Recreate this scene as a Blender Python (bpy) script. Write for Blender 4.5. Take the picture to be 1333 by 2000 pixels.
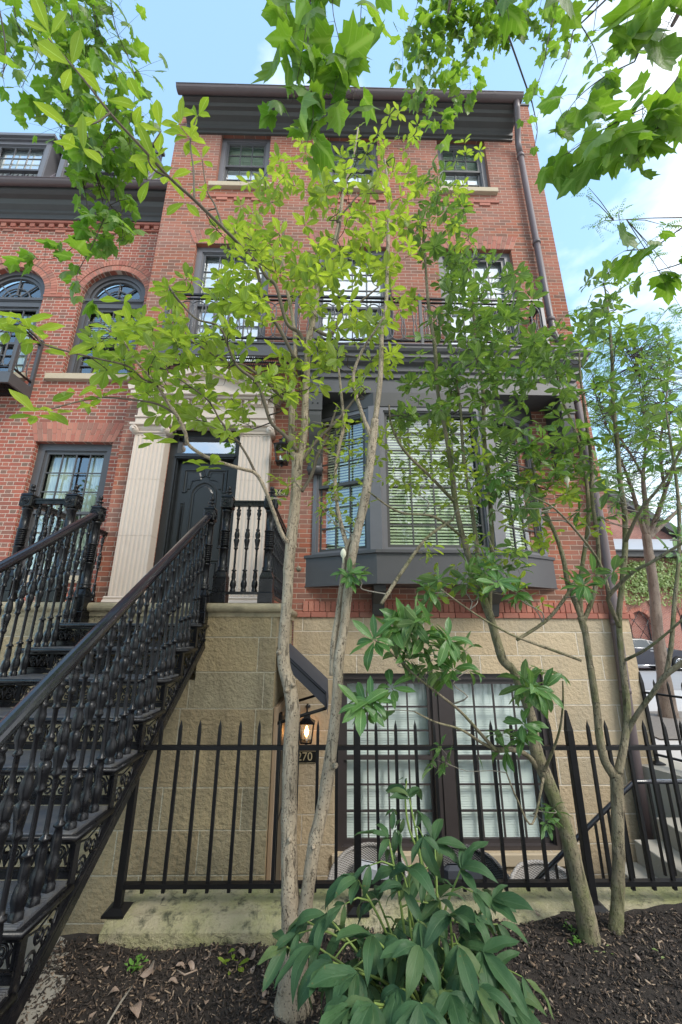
import bpy, math, random
import numpy as np
from mathutils import Vector
for o in list(bpy.data.objects): bpy.data.objects.remove(o)
S = bpy.context.scene; COL = S.collection
R = math.radians
random.seed(7); RNG = np.random.default_rng(7)

# ---------------------------------------------------------------- camera, sky, sun, exposure
EYE = (0.0, 0.0, 1.65)
PITCH, YAW, ROLL, FPX = R(16.77), R(.958), R(.272), 779.0
_f = Vector((math.sin(YAW)*math.cos(PITCH), math.cos(YAW)*math.cos(PITCH), math.sin(PITCH)))
_r = Vector((math.cos(YAW), -math.sin(YAW), 0)); _u = _r.cross(_f)
_r, _u = _r*math.cos(ROLL)+_u*math.sin(ROLL), _u*math.cos(ROLL)-_r*math.sin(ROLL)
cam_data = bpy.data.cameras.new('camera'); cam = bpy.data.objects.new('camera', cam_data); COL.objects.link(cam)
from mathutils import Matrix
cam.matrix_world = Matrix(((_r.x, _u.x, -_f.x, EYE[0]), (_r.y, _u.y, -_f.y, EYE[1]), (_r.z, _u.z, -_f.z, EYE[2]), (0, 0, 0, 1)))
cam_data.sensor_fit = 'HORIZONTAL'; cam_data.sensor_width = 36; cam_data.lens = FPX/1333*36
cam_data.clip_start = .05; cam_data.clip_end = 600
S.camera = cam

SUN_EL, SUN_AZ = 44.0, 137.0          # azimuth clockwise from +y: from behind the camera, to the right
w = bpy.data.worlds.new('World'); S.world = w; w.use_nodes = True
nt = w.node_tree; nt.nodes.clear()
def wn(t, **k):
    n = nt.nodes.new(t)
    for a, b in k.items(): setattr(n, a, b)
    return n
sky = wn('ShaderNodeTexSky', sky_type='NISHITA', sun_disc=False, sun_elevation=R(SUN_EL), sun_rotation=R(SUN_AZ), air_density=1.0, dust_density=.6, ozone_density=1.0)
tc = wn('ShaderNodeTexCoord'); mp = wn('ShaderNodeMapping'); mp.inputs['Scale'].default_value = (1.0, 1.0, 2.2); mp.inputs['Location'].default_value = (.55, .3, .1)
nz = wn('ShaderNodeTexNoise'); nz.inputs['Scale'].default_value = 1.9; nz.inputs['Detail'].default_value = 7; nz.inputs['Roughness'].default_value = .52
rp = wn('ShaderNodeValToRGB'); rp.color_ramp.elements[0].position = .47; rp.color_ramp.elements[1].position = .63
# more cloud to the right and behind, clear blue overhead to the left
sp = wn('ShaderNodeSeparateXYZ'); m1 = wn('ShaderNodeMath', operation='MULTIPLY_ADD'); m1.inputs[1].default_value = .40; m1.inputs[2].default_value = -.04
m2 = wn('ShaderNodeMath', operation='MULTIPLY_ADD'); m2.inputs[1].default_value = -.25
m3 = wn('ShaderNodeMath', operation='ADD')
cl = wn('ShaderNodeMix', data_type='RGBA'); cl.inputs['B'].default_value = (5.6, 5.9, 6.2, 1)
boost = wn('ShaderNodeMix', data_type='RGBA', blend_type='MULTIPLY'); boost.inputs['Factor'].default_value = 1; boost.inputs['B'].default_value = (1.25, 1.48, 1.48, 1)
pale = wn('ShaderNodeMix', data_type='RGBA'); pale.inputs['Factor'].default_value = .30; pale.inputs['B'].default_value = (3.0, 4.5, 5.6, 1)
bg = wn('ShaderNodeBackground'); bg.inputs['Strength'].default_value = .15; wo = wn('ShaderNodeOutputWorld')
L = nt.links.new
L(tc.outputs['Generated'], mp.inputs['Vector']); L(mp.outputs[0], nz.inputs['Vector']); L(tc.outputs['Generated'], sp.inputs[0])
L(sp.outputs['X'], m1.inputs[0]); L(sp.outputs['Y'], m2.inputs[0]); L(m1.outputs[0], m2.inputs[2])
L(nz.outputs['Fac'], m3.inputs[0]); L(m2.outputs[0], m3.inputs[1]); L(m3.outputs[0], rp.inputs['Fac'])
L(sky.outputs[0], boost.inputs['A']); L(boost.outputs['Result'], pale.inputs['A']); L(pale.outputs['Result'], cl.inputs['A'])
L(rp.outputs['Color'], cl.inputs['Factor']); L(cl.outputs['Result'], bg.inputs['Color']); L(bg.outputs[0], wo.inputs['Surface'])
sd = bpy.data.lights.new('sun', 'SUN'); sd.energy = 1.5; sd.angle = R(18); sd.color = (1, .95, .87)
sun = bpy.data.objects.new('sun', sd); COL.objects.link(sun)
_sd = Vector((math.sin(R(SUN_AZ))*math.cos(R(SUN_EL)), math.cos(R(SUN_AZ))*math.cos(R(SUN_EL)), math.sin(R(SUN_EL))))
sun.rotation_euler = _sd.to_track_quat('Z', 'Y').to_euler()
S.view_settings.view_transform = 'Standard'; S.view_settings.look = 'None'; S.view_settings.gamma = 1
S.view_settings.exposure = 1.0
S.render.engine = 'CYCLES'
S.cycles.max_bounces = 8; S.cycles.transparent_max_bounces = 12

# ---------------------------------------------------------------- measuring helpers
def ray(px, py): return _f + _r*((px-666.5)/FPX) - _u*((py-1000)/FPX)
def P(px, py, d):
    """the point at distance d in front of the street line (world y = d)"""
    r = ray(px, py); return Vector(EYE) + r*(d/r.y)

# ---------------------------------------------------------------- materials
MATS = {}
class NB:
    def __init__(s, name):
        s.m = bpy.data.materials.new(name); s.m.use_nodes = True; s.t = s.m.node_tree; s.b = s.t.nodes['Principled BSDF']; MATS[name] = s.m
        s.out = s.t.nodes['Material Output']
    def n(s, t, ins=None, **k):
        n = s.t.nodes.new(t)
        for a, b in k.items(): setattr(n, a, b)
        for a, b in (ins or {}).items(): s.put(n.inputs[a], b)
        return n
    def put(s, sock, v):
        if hasattr(v, 'is_output'): s.t.links.new(v, sock)
        elif v is not None: sock.default_value = v
    def math(s, op, a, b=None, c=None):
        n = s.t.nodes.new('ShaderNodeMath'); n.operation = op
        for i, v in enumerate((a, b, c)):
            if v is not None: s.put(n.inputs[i], v)
        return n.outputs[0]
    def noise(s, scale, detail=4, rough=.55, vec=None, dist=0):
        n = s.n('ShaderNodeTexNoise', {'Scale': scale, 'Detail': detail, 'Roughness': rough, 'Distortion': dist})
        if vec is not None: s.put(n.inputs['Vector'], vec)
        else: s.put(n.inputs['Vector'], s.pos())
        return n.outputs['Fac']
    def pos(s): return s.n('ShaderNodeNewGeometry').outputs['Position']
    def isl(s): return s.n('ShaderNodeNewGeometry').outputs['Random Per Island']
    def ramp(s, fac, stops, interp='LINEAR'):
        n = s.n('ShaderNodeValToRGB'); cr = n.color_ramp; cr.interpolation = interp
        while len(cr.elements) < len(stops): cr.elements.new(.5)
        for e, (p, c) in zip(cr.elements, stops): e.position = p; e.color = c if len(c) == 4 else (*c, 1)
        s.put(n.inputs['Fac'], fac); return n.outputs['Color']
    def mix(s, f, a, b, mode='MIX'):
        n = s.n('ShaderNodeMix', data_type='RGBA', blend_type=mode)
        for k, v in (('Factor', f), ('A', a), ('B', b)):
            if isinstance(v, tuple) and len(v) == 3: v = (*v, 1)
            s.put(n.inputs[k], v)
        return n.outputs['Result']
    def bump(s, h, strength=.3, dist=.01, normal=None):
        n = s.n('ShaderNodeBump', {'Strength': strength, 'Distance': dist, 'Height': h})
        if normal is not None: s.put(n.inputs['Normal'], normal)
        s.put(s.b.inputs['Normal'], n.outputs['Normal']); return n.outputs['Normal']
    def col(s, c): s.put(s.b.inputs['Base Color'], (*c, 1) if isinstance(c, tuple) and len(c) == 3 else c)
    def rough(s, v): s.put(s.b.inputs['Roughness'], v)

def plain(name, c1, c2=None, scale=6, rough=.6, bump=.0, metal=0, bscale=None, spec=None, coat=0):
    b = NB(name)
    if c2: b.col(b.mix(b.noise(scale), c1, c2))
    else: b.col(c1)
    b.rough(rough); b.b.inputs['Metallic'].default_value = metal
    if spec is not None: b.b.inputs['Specular IOR Level'].default_value = spec
    if coat: b.b.inputs['Coat Weight'].default_value = coat; b.b.inputs['Coat Roughness'].default_value = .12
    if bump: b.bump(b.noise(bscale or scale*4, 6), bump, .01)
    return b.m

def masonry(name, BL, BH, joint, cols, mort, flemish=False, rough=.85, bumpd=.006, big=None, jit=.5, grain=60, grainb=.25, off=.5, stain=None, depth=1.0):
    """brick or ashlar coursing laid on world position"""
    b = NB(name); g = b.n('ShaderNodeNewGeometry'); sx = b.n('ShaderNodeSeparateXYZ', {0: g.outputs['Position']}); nn = b.n('ShaderNodeSeparateXYZ', {0: g.outputs['True Normal']})
    isx = b.math('GREATER_THAN', b.math('ABSOLUTE', nn.outputs['X']), .6)
    u = b.math('ADD', b.math('MULTIPLY', sx.outputs['Y'], isx), b.math('MULTIPLY', sx.outputs['X'], b.math('SUBTRACT', 1, isx)))
    u = b.math('ADD', u, 40.0); v = b.math('DIVIDE', b.math('ADD', sx.outputs['Z'], 20.0), BH)
    row = b.math('FLOOR', v); fv = b.math('FRACT', v)
    wob = b.n('ShaderNodeTexWhiteNoise', {'W': row}, noise_dimensions='1D').outputs['Value']
    if flemish:
        P_ = BL*1.5; uu = b.math('ADD', b.math('DIVIDE', u, P_), b.math('MULTIPLY', b.math('MODULO', row, 2), .5))
        cell = b.math('FLOOR', uu); fu = b.math('FRACT', uu); hd = b.math('GREATER_THAN', fu, .6667)
        d1 = b.math('MINIMUM', b.math('MULTIPLY', fu, P_), b.math('MULTIPLY', b.math('SUBTRACT', 1, fu), P_))
        dx = b.math('MINIMUM', d1, b.math('MULTIPLY', b.math('ABSOLUTE', b.math('SUBTRACT', fu, .6667)), P_))
        idx = b.math('ADD', cell, b.math('MULTIPLY', hd, .37))
    else:
        uu = b.math('ADD', b.math('DIVIDE', u, BL), b.math('ADD', b.math('MULTIPLY', b.math('MODULO', row, 2), off), b.math('MULTIPLY', wob, jit*.12)))
        cell = b.math('FLOOR', uu); fu = b.math('FRACT', uu); hd = None; idx = cell
        dx = b.math('MULTIPLY', b.math('MINIMUM', fu, b.math('SUBTRACT', 1, fu)), BL)
    dz = b.math('MULTIPLY', b.math('MINIMUM', fv, b.math('SUBTRACT', 1, fv)), BH)
    d = b.math('MINIMUM', dx, dz)
    d = b.math('ADD', d, b.math('MULTIPLY', b.math('SUBTRACT', b.noise(35, 3), .5), joint*.55))
    mask = b.n('ShaderNodeMapRange', {'Value': d, 'From Min': joint*.38, 'From Max': joint*.62}).outputs['Result']
    cv = b.n('ShaderNodeCombineXYZ', {0: idx, 1: row, 2: hd if hd is not None else 0.0})
    wn_ = b.n('ShaderNodeTexWhiteNoise', {'Vector': cv.outputs[0]}, noise_dimensions='3D').outputs['Value']
    if flemish: wn_ = b.math('ADD', b.math('MULTIPLY', wn_, .72), b.math('MULTIPLY', hd, .28))
    k = len(cols); c = b.ramp(wn_, [((i+.0)/k, x) for i, x in enumerate(cols)])
    c = b.mix(b.math('MULTIPLY', b.noise(grain*.35, 5, .65), .55), c, tuple(x*.62 for x in cols[len(cols)//2]))
    if big:
        f = b.n('ShaderNodeMapRange', {'Value': b.noise(.9, 5, .6), 'From Min': .42, 'From Max': .72}).outputs['Result']
        c = b.mix(b.math('MULTIPLY', f, .6), c, big)
    if stain:   # water and soot streaks running down the stone
        mv = b.n('ShaderNodeMapping', {'Vector': g.outputs['Position'], 'Scale': (3.2, 3.2, .5)}).outputs[0]
        f = b.n('ShaderNodeMapRange', {'Value': b.noise(1.6, 6, .62, mv), 'From Min': .47, 'From Max': .78}).outputs['Result']
        c = b.mix(b.math('MULTIPLY', f, .65), c, stain)
    c = b.mix(mask, mort, c); b.col(c); b.rough(rough)
    h = b.math('ADD', b.math('MULTIPLY', mask, 1.0*depth), b.math('MULTIPLY', b.noise(grain, 6, .6), grainb))
    b.bump(h, .7, bumpd); b.b.inputs['Specular IOR Level'].default_value = .25
    return b.m

masonry('brick_tall', .208, .0677, .010, [(.33, .105, .062), (.40, .135, .078), (.30, .092, .056), (.43, .158, .095), (.36, .12, .07), (.25, .11, .075), (.41, .145, .09), (.21, .115, .08), (.17, .10, .075)], (.43, .31, .24), big=(.36, .19, .155), stain=(.20, .10, .08))
masonry('brick_low', .208, .0677, .010, [(.40, .12, .078), (.34, .10, .068), (.43, .145, .095), (.38, .115, .08), (.31, .09, .065), (.23, .13, .10), (.17, .13, .10)], (.53, .41, .33), flemish=True, stain=(.24, .12, .09))
masonry('brick_far', .208, .0677, .012, [(.34, .12, .085), (.40, .15, .11), (.28, .10, .08)], (.50, .40, .34), big=(.42, .2, .15))
masonry('ashlar', .78, .285, .011, [(.60, .48, .32), (.50, .405, .28), (.66, .53, .36), (.58, .435, .27), (.47, .385, .27)], (.70, .63, .52), off=.42, jit=3.0, grain=26, grainb=1.3, bumpd=.020, rough=.9, big=(.46, .36, .24), stain=(.36, .31, .23))
masonry('ashlar_pier', .66, .30, .010, [(.50, .40, .24), (.56, .43, .245), (.41, .335, .21), (.52, .375, .21), (.46, .40, .27)], (.52, .46, .34), off=.38, jit=3.5, grain=24, grainb=1.6, bumpd=.030, rough=.92, big=(.25, .20, .125), stain=(.13, .115, .08))

def brick_solid():
    b = NB('brick_solid'); i = b.isl()
    b.col(b.mix(b.math('MULTIPLY', b.noise(30, 5), .5), b.ramp(i, [(0, (.40, .13, .09)), (.35, (.50, .21, .145)), (.7, (.36, .12, .085)), (.9, (.30, .15, .11))]), (.28, .12, .09)))
    b.rough(.88); b.bump(b.noise(70, 6), .35, .006)
brick_solid()
plain('mortar', (.55, .42, .34), (.45, .35, .29), 20, .95, .3)
plain('sill_stone', (.52, .43, .31), (.44, .36, .25), 9, .85, .25, bscale=60)
plain('limestone', (.63, .53, .45), (.55, .46, .385), 5, .8, .12, bscale=70)
def cap_stone():
    b = NB('cap_stone'); f = b.n('ShaderNodeMapRange', {'Value': b.noise(5, 6, .65), 'From Min': .42, 'From Max': .66}).outputs['Result']
    b.col(b.mix(b.math('MULTIPLY', f, .75), (.45, .37, .24), (.16, .15, .10))); b.rough(.9); b.bump(b.noise(50, 6), .4, .006)
cap_stone()
def kerb():  # mossy, pitted
    b = NB('kerb_stone'); g = b.noise(3.2, 6, .65); n2 = b.noise(14, 6, .7)
    c = b.mix(b.n('ShaderNodeMapRange', {'Value': g, 'From Min': .35, 'From Max': .62}).outputs['Result'], (.54, .48, .33), (.40, .40, .18))
    c = b.mix(b.n('ShaderNodeMapRange', {'Value': n2, 'From Min': .52, 'From Max': .68}).outputs['Result'], c, (.11, .115, .07))
    v = b.n('ShaderNodeTexVoronoi', {'Scale': 7, 'Vector': b.pos()}, feature='DISTANCE_TO_EDGE').outputs['Distance']
    c = b.mix(b.n('ShaderNodeMapRange', {'Value': b.math('ADD', v, b.math('MULTIPLY', b.noise(9, 4), .22)), 'From Min': .105, 'From Max': .07}).outputs['Result'], c, (.07, .068, .05))
    b.col(c); b.rough(.95); b.bump(b.math('ADD', b.noise(55, 8, .75), b.math('MULTIPLY', n2, 1.8)), 1.0, .022)
kerb()
plain('trim', (.072, .070, .074), (.09, .088, .09), 7, .42, .04)
plain('trim_light', (.135, .132, .142), (.165, .16, .17), 7, .42, .04)
plain('trim_dark', (.050, .049, .047), (.068, .066, .063), 6, .5, .04)
plain('frame_brown', (.045, .037, .037), (.06, .05, .05), 7, .45, .04)
plain('gutter_paint', (.105, .078, .078), (.14, .11, .11), 3, .38, .05)
plain('pipe_paint', (.10, .072, .070), (.15, .12, .125), 2.2, .42, .06)
plain('door_paint', (.014, .016, .018), (.02, .022, .024), 3, .30, .03)
plain('roof_metal', (.20, .18, .21), (.25, .23, .26), 2, .4, .05)
plain('roof_slate', (.06, .06, .07), (.085, .085, .09), 8, .7, .2)
def iron(name, base=(.009, .009, .011), rough=.30, wear=.35):
    b = NB(name); n = b.noise(26, 6, .7)
    b.col(b.mix(b.math('MULTIPLY', b.n('ShaderNodeMapRange', {'Value': n, 'From Min': .58, 'From Max': .74}).outputs['Result'], wear), base, (.10, .085, .065)))
    b.rough(b.math('MULTIPLY_ADD', b.noise(9, 4), .3, rough-.1)); b.bump(b.noise(45, 5), .22, .004); b.b.inputs['Specular IOR Level'].default_value = .42
iron('iron', wear=.6, rough=.24); iron('fence_iron', (.005, .005, .006), .45, .1); iron('rail_iron', (.012, .012, .018), .16, .15); MATS['rail_iron'].node_tree.nodes['Principled BSDF'].inputs['Coat Weight'].default_value = .8; MATS['rail_iron'].node_tree.nodes['Principled BSDF'].inputs['Coat Roughness'].default_value = .12
def tread():
    b = NB('tread_iron'); sx = b.n('ShaderNodeSeparateXYZ', {0: b.pos()})
    r = b.math('SINE', b.math('MULTIPLY', sx.outputs['Y'], 520)); n = b.noise(14, 6, .65)
    b.col(b.mix(b.n('ShaderNodeMapRange', {'Value': n, 'From Min': .4, 'From Max': .7}).outputs['Result'], (.085, .09, .105), (.16, .15, .135))); b.rough(.5); b.bump(b.math('ADD', r, b.math('MULTIPLY', n, 2)), .5, .003)
tread()
def glass(name='glass', ior=1.75, tint=(.9, .95, .93)):
    b = NB(name); t = b.t; t.nodes.remove(b.b)
    lw = b.n('ShaderNodeLayerWeight', {'Blend': .5}); fr = b.math('MULTIPLY_ADD', b.math('POWER', lw.outputs['Facing'], 4.0), 1-ior, ior); gl = b.n('ShaderNodeBsdfGlossy', {'Roughness': .015, 'Color': (.95, .97, 1, 1)}); tr = b.n('ShaderNodeBsdfTransparent', {'Color': (*tint, 1)})
    wav = b.n('ShaderNodeBump', {'Strength': .06, 'Distance': .05, 'Height': b.noise(2.2, 2)}); t.links.new(wav.outputs[0], gl.inputs['Normal'])
    mx = b.n('ShaderNodeMixShader'); t.links.new(fr, mx.inputs[0]); t.links.new(tr.outputs[0], mx.inputs[1]); t.links.new(gl.outputs[0], mx.inputs[2]); t.links.new(mx.outputs[0], b.out.inputs[0])
glass('glass', .20); glass('glass_low', .09); glass('glass_upper', .46); glass('glass_lamp', .06)
plain('blind', (.66, .74, .50), (.60, .68, .45), 3, .5)
plain('blind_white', (.93, .96, .95), (.88, .92, .91), 3, .5)
plain('blind_green', (.66, .76, .60), (.60, .70, .54), 3, .5)
plain('shade_white', (.86, .87, .88), (.82, .83, .85), 2, .8)
plain('curtain', (.62, .68, .60), (.50, .56, .50), 3, .85)
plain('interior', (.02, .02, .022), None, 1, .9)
plain('plaster', (.42, .30, .20), (.38, .27, .18), 5, .9)
plain('concrete', (.40, .37, .31), (.32, .30, .26), 3.5, .9, .4, bscale=50)
plain('pavement', (.52, .50, .48), (.45, .43, .41), 1.5, .9, .2, bscale=40)
plain('asphalt', (.34, .33, .33), (.29, .28, .28), 1.5, .9, .3, bscale=40)
plain('patio', (.15, .135, .115), (.20, .18, .15), 4, .9, .3)
plain('sign_black', (.008, .008, .008), None, 1, .35)
plain('sign_brass', (.55, .47, .30), None, 1, .4, metal=.3)
plain('awning_cloth', (.055, .055, .068), (.075, .075, .09), 8, .8, .1)
def weave(name, c1, c2):
    b = NB(name); tc_ = b.n('ShaderNodeTexCoord').outputs['Object']; s = b.n('ShaderNodeSeparateXYZ', {0: tc_}); an = b.math('MULTIPLY', b.math('ARCTAN2', s.outputs['Y'], s.outputs['X']), 60)
    zz = b.math('MULTIPLY', s.outputs['Z'], 330); f = b.math('MULTIPLY', b.math('SINE', an), b.math('SINE', zz)); g = b.math('MULTIPLY_ADD', f, .5, .5)
    b.col(b.mix(g, c2, c1)); b.rough(.75); b.bump(g, 1.0, .006)
weave('wicker', (.46, .435, .41), (.24, .215, .20)); weave('wicker_dark', (.12, .115, .115), (.03, .03, .03))
plain('cushion', (.62, .64, .68), (.52, .55, .60), 5, .85)
plain('cushion_dark', (.05, .055, .07), None, 5, .85)
plain('car_paint', (.016, .017, .030), None, 1, .25, coat=.6)
plain('car_glass', (.03, .04, .045), None, 1, .05, spec=1)
plain('rubber', (.015, .015, .015), None, 1, .8)
plain('chrome', (.75, .75, .76), None, 1, .2, metal=1)
plain('tail_lamp', (.4, .02, .02), None, 1, .2)
plain('roof_grey', (.40, .41, .43), (.33, .34, .36), 1.2, .6, .1)
plain('twig', (.045, .033, .027), (.075, .058, .045), 30, .85, .3)
plain('branch_bark', (.10, .08, .06), (.20, .165, .12), 22, .9, .5)
plain('twig_grey', (.22, .19, .155), (.30, .27, .22), 30, .85, .3)
plain('stem_green', (.22, .30, .07), (.16, .24, .06), 8, .6)
plain('bud', (.72, .70, .55), (.62, .62, .42), 14, .6)
plain('blossom_brown', (.30, .20, .11), (.2, .12, .07), 20, .8)
def emit(name, c, s):
    b = NB(name); t = b.t; e = b.n('ShaderNodeEmission', {'Color': (*c, 1), 'Strength': s}); t.links.new(e.outputs[0], b.out.inputs[0])
emit('flame', (1.0, .42, .12), 16)
def bark(name, c1, c2, spot, moss=None, sc=1.0):
    b = NB(name); g = b.pos(); mv = b.n('ShaderNodeMapping', {'Vector': g, 'Scale': (1, 1, .45)}).outputs[0]
    c = b.mix(b.n('ShaderNodeMapRange', {'Value': b.noise(8*sc, 7, .7, mv), 'From Min': .36, 'From Max': .62}).outputs['Result'], c1, c2)
    v = b.n('ShaderNodeTexVoronoi', {'Scale': 95*sc, 'Vector': b.n('ShaderNodeMapping', {'Vector': g, 'Scale': (1.4, 1.4, .8)}).outputs[0]}).outputs['Distance']
    f = b.math('MULTIPLY', b.n('ShaderNodeMapRange', {'Value': b.math('ADD', v, b.math('MULTIPLY', b.noise(22, 4, .7), .9)), 'From Min': .73, 'From Max': .60}).outputs['Result'], .9)
    c = b.mix(f, c, spot)
    ck = b.noise(30*sc, 6, .75, b.n('ShaderNodeMapping', {'Vector': g, 'Scale': (2.2, 2.2, .28)}).outputs[0]); ckm = b.n('ShaderNodeMapRange', {'Value': ck, 'From Min': .57, 'From Max': .68}).outputs['Result']
    c = b.mix(b.math('MULTIPLY', ckm, .4), c, tuple(x*.55 for x in c2)); f = b.math('ADD', f, b.math('MULTIPLY', ckm, 1.6))
    if moss: c = b.mix(b.n('ShaderNodeMapRange', {'Value': b.noise(5, 6, .7), 'From Min': .46, 'From Max': .64}).outputs['Result'], c, moss)
    b.col(c); b.rough(.9); b.bump(b.math('ADD', b.noise(34*sc, 7, .7, mv), b.math('MULTIPLY', f, -.6)), 1.0, .014)
bark('bark_pale', (.46, .38, .275), (.33, .265, .185), (.085, .065, .045))
bark('bark_moss', (.31, .26, .175), (.19, .16, .10), (.085, .07, .05), (.15, .155, .065))
bark('bark_street', (.25, .20, .16), (.17, .13, .105), (.10, .07, .055), None, .5)

def leafmat(name, cols, transl=.45, tcol=None, rough=.42, vein=(.55, .75, .35), veins=9, vs=.35, back=.25, spec=.5):
    b = NB(name); i = b.isl(); c = b.ramp(i, [(k/max(1, len(cols)-1), x) for k, x in enumerate(cols)])
    uv = b.n('ShaderNodeUVMap').outputs[0]; s = b.n('ShaderNodeSeparateXYZ', {0: uv})
    au = b.math('ABSOLUTE', b.math('SUBTRACT', s.outputs['X'], .5))
    mid = b.n('ShaderNodeMapRange', {'Value': au, 'From Min': .05, 'From Max': .02}).outputs['Result']
    st = b.math('ABSOLUTE', b.math('SUBTRACT', b.math('FRACT', b.math('SUBTRACT', b.math('MULTIPLY', s.outputs['Y'], veins), b.math('MULTIPLY', au, 7))), .5))
    sv = b.math('MULTIPLY', b.n('ShaderNodeMapRange', {'Value': st, 'From Min': .10, 'From Max': .02}).outputs['Result'], .55)
    vm = b.math('MULTIPLY', b.math('MAXIMUM', mid, sv), vs)
    c = b.mix(b.math('MULTIPLY', b.noise(11, 5, .7), .6), c, tuple(x*.62 for x in cols[0]))
    sp_ = b.math('MULTIPLY', b.n('ShaderNodeMapRange', {'Value': b.noise(70, 3, .6), 'From Min': .655, 'From Max': .70}).outputs['Result'], b.n('ShaderNodeMapRange', {'Value': b.noise(6, 2), 'From Min': .46, 'From Max': .60}).outputs['Result'])
    c = b.mix(b.math('MULTIPLY', sp_, .75), c, (.16, .12, .035))
    c = b.mix(vm, c, vein)
    bf = b.n('ShaderNodeNewGeometry').outputs['Backfacing']
    c2 = b.mix(b.math('MULTIPLY', bf, back), c, (.45, .55, .28))
    b.col(c2); b.rough(rough); b.b.inputs['Specular IOR Level'].default_value = spec; b.bump(b.math('ADD', b.math('MULTIPLY', vm, -1), b.noise(45, 3)), .5, .004)
    tr = b.n('ShaderNodeBsdfTranslucent', {'Color': b.mix(1.0, c, (*(tcol or (1.6, 1.5, .7)), 1), 'MULTIPLY')})
    mx = b.n('ShaderNodeMixShader', {0: transl}); t = b.t
    t.links.new(b.b.outputs[0], mx.inputs[1]); t.links.new(tr.outputs[0], mx.inputs[2]); t.links.new(mx.outputs[0], b.out.inputs[0])
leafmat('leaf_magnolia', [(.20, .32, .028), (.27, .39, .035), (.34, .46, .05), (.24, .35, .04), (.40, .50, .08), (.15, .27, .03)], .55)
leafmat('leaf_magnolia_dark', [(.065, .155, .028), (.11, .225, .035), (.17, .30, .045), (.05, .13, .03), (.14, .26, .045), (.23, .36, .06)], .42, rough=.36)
leafmat('leaf_rhodo', [(.06, .16, .04), (.09, .21, .05), (.13, .27, .06)], .3, rough=.34)
leafmat('leaf_plane', [(.11, .24, .030), (.17, .32, .038), (.23, .40, .05), (.085, .20, .03), (.19, .35, .045)], .55, vein=(.35, .5, .2), veins=5, vs=.3)
leafmat('leaf_peony', [(.042, .098, .038), (.058, .128, .048), (.078, .155, .058), (.034, .078, .034), (.065, .135, .05), (.05, .11, .045), (.15, .20, .06)], .14, tcol=(1.2, 1.4, .8), rough=.52, vein=(.10, .17, .08), veins=5, vs=.4, back=.2, spec=.28)
leafmat('leaf_locust', [(.09, .20, .03), (.13, .27, .04), (.17, .33, .06)], .45, vs=0)
leafmat('leaf_ivy', [(.20, .30, .08), (.30, .42, .13), (.42, .50, .22), (.16, .24, .07)], .35, vs=0)
leafmat('leaf_weed', [(.14, .32, .05), (.2, .4, .08)], .35, vs=.2)
leafmat('leaf_dry', [(.22, .10, .06), (.30, .17, .11), (.40, .33, .27), (.17, .08, .05)], .1, vein=(.5, .4, .3), back=.0)
leafmat('leaf_tree', [(.05, .12, .02), (.09, .19, .03), (.13, .25, .05)], .4, vs=0)
def chips():
    b = NB('mulch_chip'); c = b.ramp(b.isl(), [(0, (.018, .014, .012)), (.42, (.042, .033, .027)), (.72, (.085, .063, .050)), (.88, (.17, .115, .075)), (.96, (.33, .25, .18))])
    b.col(c); b.rough(.85); b.bump(b.noise(120, 3), .5, .003)
chips()
plain('soil', (.020, .016, .013), (.04, .03, .024), 18, .95, .9, bscale=60)
plain('gravel', (.13, .115, .10), (.28, .25, .22), 30, .95, .9, bscale=80)
M = MATS
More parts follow.
